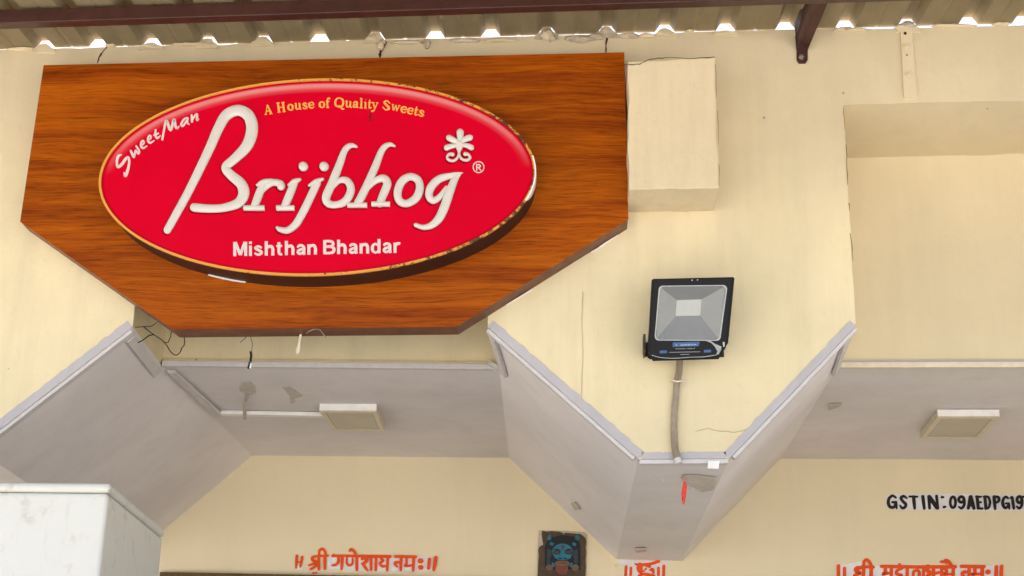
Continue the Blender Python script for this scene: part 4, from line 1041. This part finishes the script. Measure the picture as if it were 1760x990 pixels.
GS = [[(208, 108, 26), (168, 86, 34), (126, 120, 38), (118, 178, 40), (142, 222, 38), (188, 222, 36), (208, 172, 36)], [(165, 164, 28), (212, 164, 32)], bar(208, 170, 218, 240, 34, 20),
      [(342, 116, 22), (302, 92, 34), (270, 114, 36), (296, 156, 36), (328, 188, 38), (318, 224, 36), (285, 234, 34), (258, 202, 18)], bar(372, 96, 466, 98, 26), bar(422, 100, 436, 240, 42, 30), bar(534, 96, 552, 240, 40, 34),
      bar(606, 96, 616, 238, 36, 32), bar(612, 100, 706, 230, 50), bar(700, 90, 716, 238, 34), [(764, 104, 30), (782, 104, 26)], [(788, 224, 30), (806, 220, 26)], ring(898, 165, 32, 66, 32), ring(1000, 132, 32, 34, 34), [(1034, 135, 34), (1034, 195, 34), (1004, 238, 32), (968, 220, 18)],
      bar(1108, 100, 1084, 238, 40, 36), bar(1114, 100, 1152, 238, 44, 38), bar(1094, 205, 1140, 205, 24), bar(1190, 100, 1204, 236, 38), bar(1176, 98, 1236, 100, 24), bar(1195, 166, 1236, 166, 24), bar(1200, 240, 1254, 242, 26),
      bar(1284, 100, 1296, 240, 36), [(1270, 98, 24), (1325, 104, 28), (1346, 170, 30), (1328, 232, 28), (1296, 244, 26)], bar(1394, 100, 1408, 246, 38, 30), [(1390, 98, 26), (1446, 106, 32), (1452, 150, 32), (1408, 176, 26)],
      [(1564, 118, 22), (1534, 100, 30), (1502, 140, 34), (1502, 195, 36), (1530, 236, 32), (1562, 212, 30), (1570, 182, 28)], [(1536, 180, 22), (1572, 180, 24)], bar(1572, 185, 1580, 248, 28, 16), [(1592, 116, 20), (1612, 104, 26), (1622, 170, 34), (1634, 242, 28)],
      ring(1700, 134, 28, 38, 32), [(1732, 140, 32), (1728, 205, 32), (1700, 240, 30), (1668, 216, 18)], bar(1742, 100, 1836, 100, 24), bar(1790, 104, 1796, 240, 34)]
inscription('black painted registration number on the back wall at the right', [[(92, 110), (120, 72), (260, 62), (700, 62), (1300, 72), (1870, 74), (1870, 268), (1200, 266), (700, 258), (240, 262), (100, 230)]], GS, i4, 'black_paint')
# mask plaque
MK = root('mask_plaque', 'blue horned face mask picture with red tongue on dark brown board', 'picture', W(965, 1010, D-.01))
m7 = wall_plane(D-.0005).crop(910, 900, 11.0)
obj('torn_backing', *patch([(178, 128), (600, 140), (660, 135), (1040, 160), (1095, 200), (1085, 700), (1072, 1250), (140, 1250), (150, 600), (165, 300)], m7, .003), 'torn_paper', MK)
obj('board', *patch([(240, 140), (320, 160), (400, 148), (560, 158), (640, 185), (700, 180), (860, 195), (960, 200), (1010, 235), (1060, 280), (1075, 340), (1060, 440), (1072, 540), (1060, 700), (1068, 840), (1055, 1000), (1050, 1250), (145, 1250), (160, 900), (170, 700), (180, 600), (165, 520), (190, 440), (260, 405), (245, 300), (230, 220)], m7, .006, .0032), 'mask_brown', MK)
def mk(name, L, mat, lv, h=.002): return obj(name, *patch(L, m7, h, .0094+lv*.0022), mat, MK)
def mkel(cx, cy, rx, ry, n_=16, a0=0, a1=360): return [(cx+rx*math.cos(math.radians(a0+(a1-a0)*i/n_)), cy+ry*math.sin(math.radians(a0+(a1-a0)*i/n_))) for i in range(n_ if a1-a0 == 360 else n_+1)]
mk('dark_ground', [(290, 860), (290, 450), (340, 330), (450, 260), (620, 225), (830, 250), (940, 340), (965, 450), (965, 880)], 'mask_dark', 0)
for s_, nm in ((-1, 'ear'), (1, 'ear')):
    mk(nm, [(620+s_*200, 510), (620+s_*290, 490), (620+s_*295, 650), (620+s_*250, 690), (620+s_*205, 640)], 'mask_slate', 1)
    mk('cheek_curl', mkel(620+s_*245, 840, 70, 60), 'mask_tan', 1); mk('hair_strand', [(620+s_*220, 690), (620+s_*300, 680), (620+s_*290, 780), (620+s_*230, 770)], 'mask_slate', 1)
    mk('fang', [(620+s_*205, 745), (620+s_*160, 755), (620+s_*140, 820), (620+s_*180, 835)], 'mask_teal', 2)
mk('head', mkel(625, 540, 195, 155), 'mask_teal', 1)
mk('horn', [(335, 320), (350, 245), (390, 205), (410, 225), (405, 320)], 'mask_teal', 1); mk('horn_base', [(370, 395), (410, 350), (470, 385), (430, 432)], 'mask_teal', 1)
mk('horn', [(860, 300), (880, 230), (910, 225), (950, 270), (925, 335)], 'mask_teal', 1); mk('horn_base', [(800, 385), (840, 355), (890, 400), (850, 440)], 'mask_teal', 1)
mk('forehead_mark', [(595, 430), (640, 415), (660, 440), (640, 495), (615, 495)], 'mask_eye', 2)
mk('snout', [(465, 620), (540, 600), (625, 585), (720, 600), (800, 620), (770, 670), (690, 695), (560, 695), (490, 665)], 'mask_teal', 2)
for s_ in (-1, 1):
    mk('eye', mkel(630+s_*112, 555, 72, 38, 12), 'mask_dark', 2); mk('eyeball', mkel(630+s_*110, 555, 52, 26, 12), 'mask_eye', 3)
    mk('eyebrow', [(630+s_*30, 530), (630+s_*80, 490), (630+s_*150, 485), (630+s_*180, 510), (630+s_*110, 512)], 'mask_dark', 2)
    mk('nostril', mkel(630+s_*50, 668, 36, 12, 10), 'mask_dark', 3)
mk('nose_ridge', [(612, 520), (645, 520), (655, 585), (605, 585)], 'mask_teal', 3)
mk('moustache', [(450, 665), (560, 705), (690, 705), (800, 670), (790, 740), (625, 725), (460, 745)], 'mask_dark', 1.4)
mk('lip', [(470, 760), (520, 715), (625, 708), (720, 715), (770, 760), (740, 815), (500, 815)], 'mask_tan', 2)
mk('mouth', [(545, 755), (625, 738), (700, 755), (690, 775), (560, 775)], 'mask_red', 3)
mk('tongue', [(490, 820), (560, 812), (690, 812), (730, 840), (725, 920), (690, 965), (620, 980), (550, 960), (500, 910)], 'mask_red', 3)
bolt(W(969, 917, D-.0095), (0, -1, 0), .004, .003, 'pin', 'steel', MK)
obj('wall_nail', *tube([W(1059, 972, D), W(1059, 973, D-.025)], .004, 8), 'pvc_yellowed', label='small round nail head right of the mask picture', cat='nail')

# ------------------------------------------------------------------ white cabinet at lower left
YC = -.70
tr = W(190, 830, YC); ztop = tr.z; bkx = WZ(280, 910, ztop)
x1, x0, yb = tr.x, tr.x-.82, bkx.y
CW = root('white_box', 'scuffed white box with rounded lid at the lower left', 'box', ((x0+x1)/2, (YC+yb)/2, 0))
ft_ = W(190, 846, YC).z
def cbox(xa, xb, ya, yb_, za, zb_, sk=0): return prism([Vector((xa, ya, za)), Vector((xb, ya, za)), Vector((xb-sk, yb_, za)), Vector((xa-sk, yb_, za))], (0, 0, zb_-za))
o = obj('body', *cbox(x0+.004, x1-.004, YC+.004, yb, ztop-.62, ft_-.001, .035), 'white_box', CW, bevel=.012)
o.modifiers['bevel'].segments = 4
o = obj('lid', *cbox(x0, x1, YC, yb+.004, ft_, ztop, .035), 'white_box', CW, bevel=.012)
o.modifiers['bevel'].segments = 4

for lx, ly in ((x0+.05, YC+.05), (x1-.07, YC+.05), (x0+.03, yb-.06), (x1-.10, yb-.06)):  # unseen legs, added so that light passes under the box
    obj('unseen_added_leg', *cbox(lx-.015, lx+.015, ly-.015, ly+.015, .004 if ly < -.3 else .405, ztop-.621), 'steel', CW)
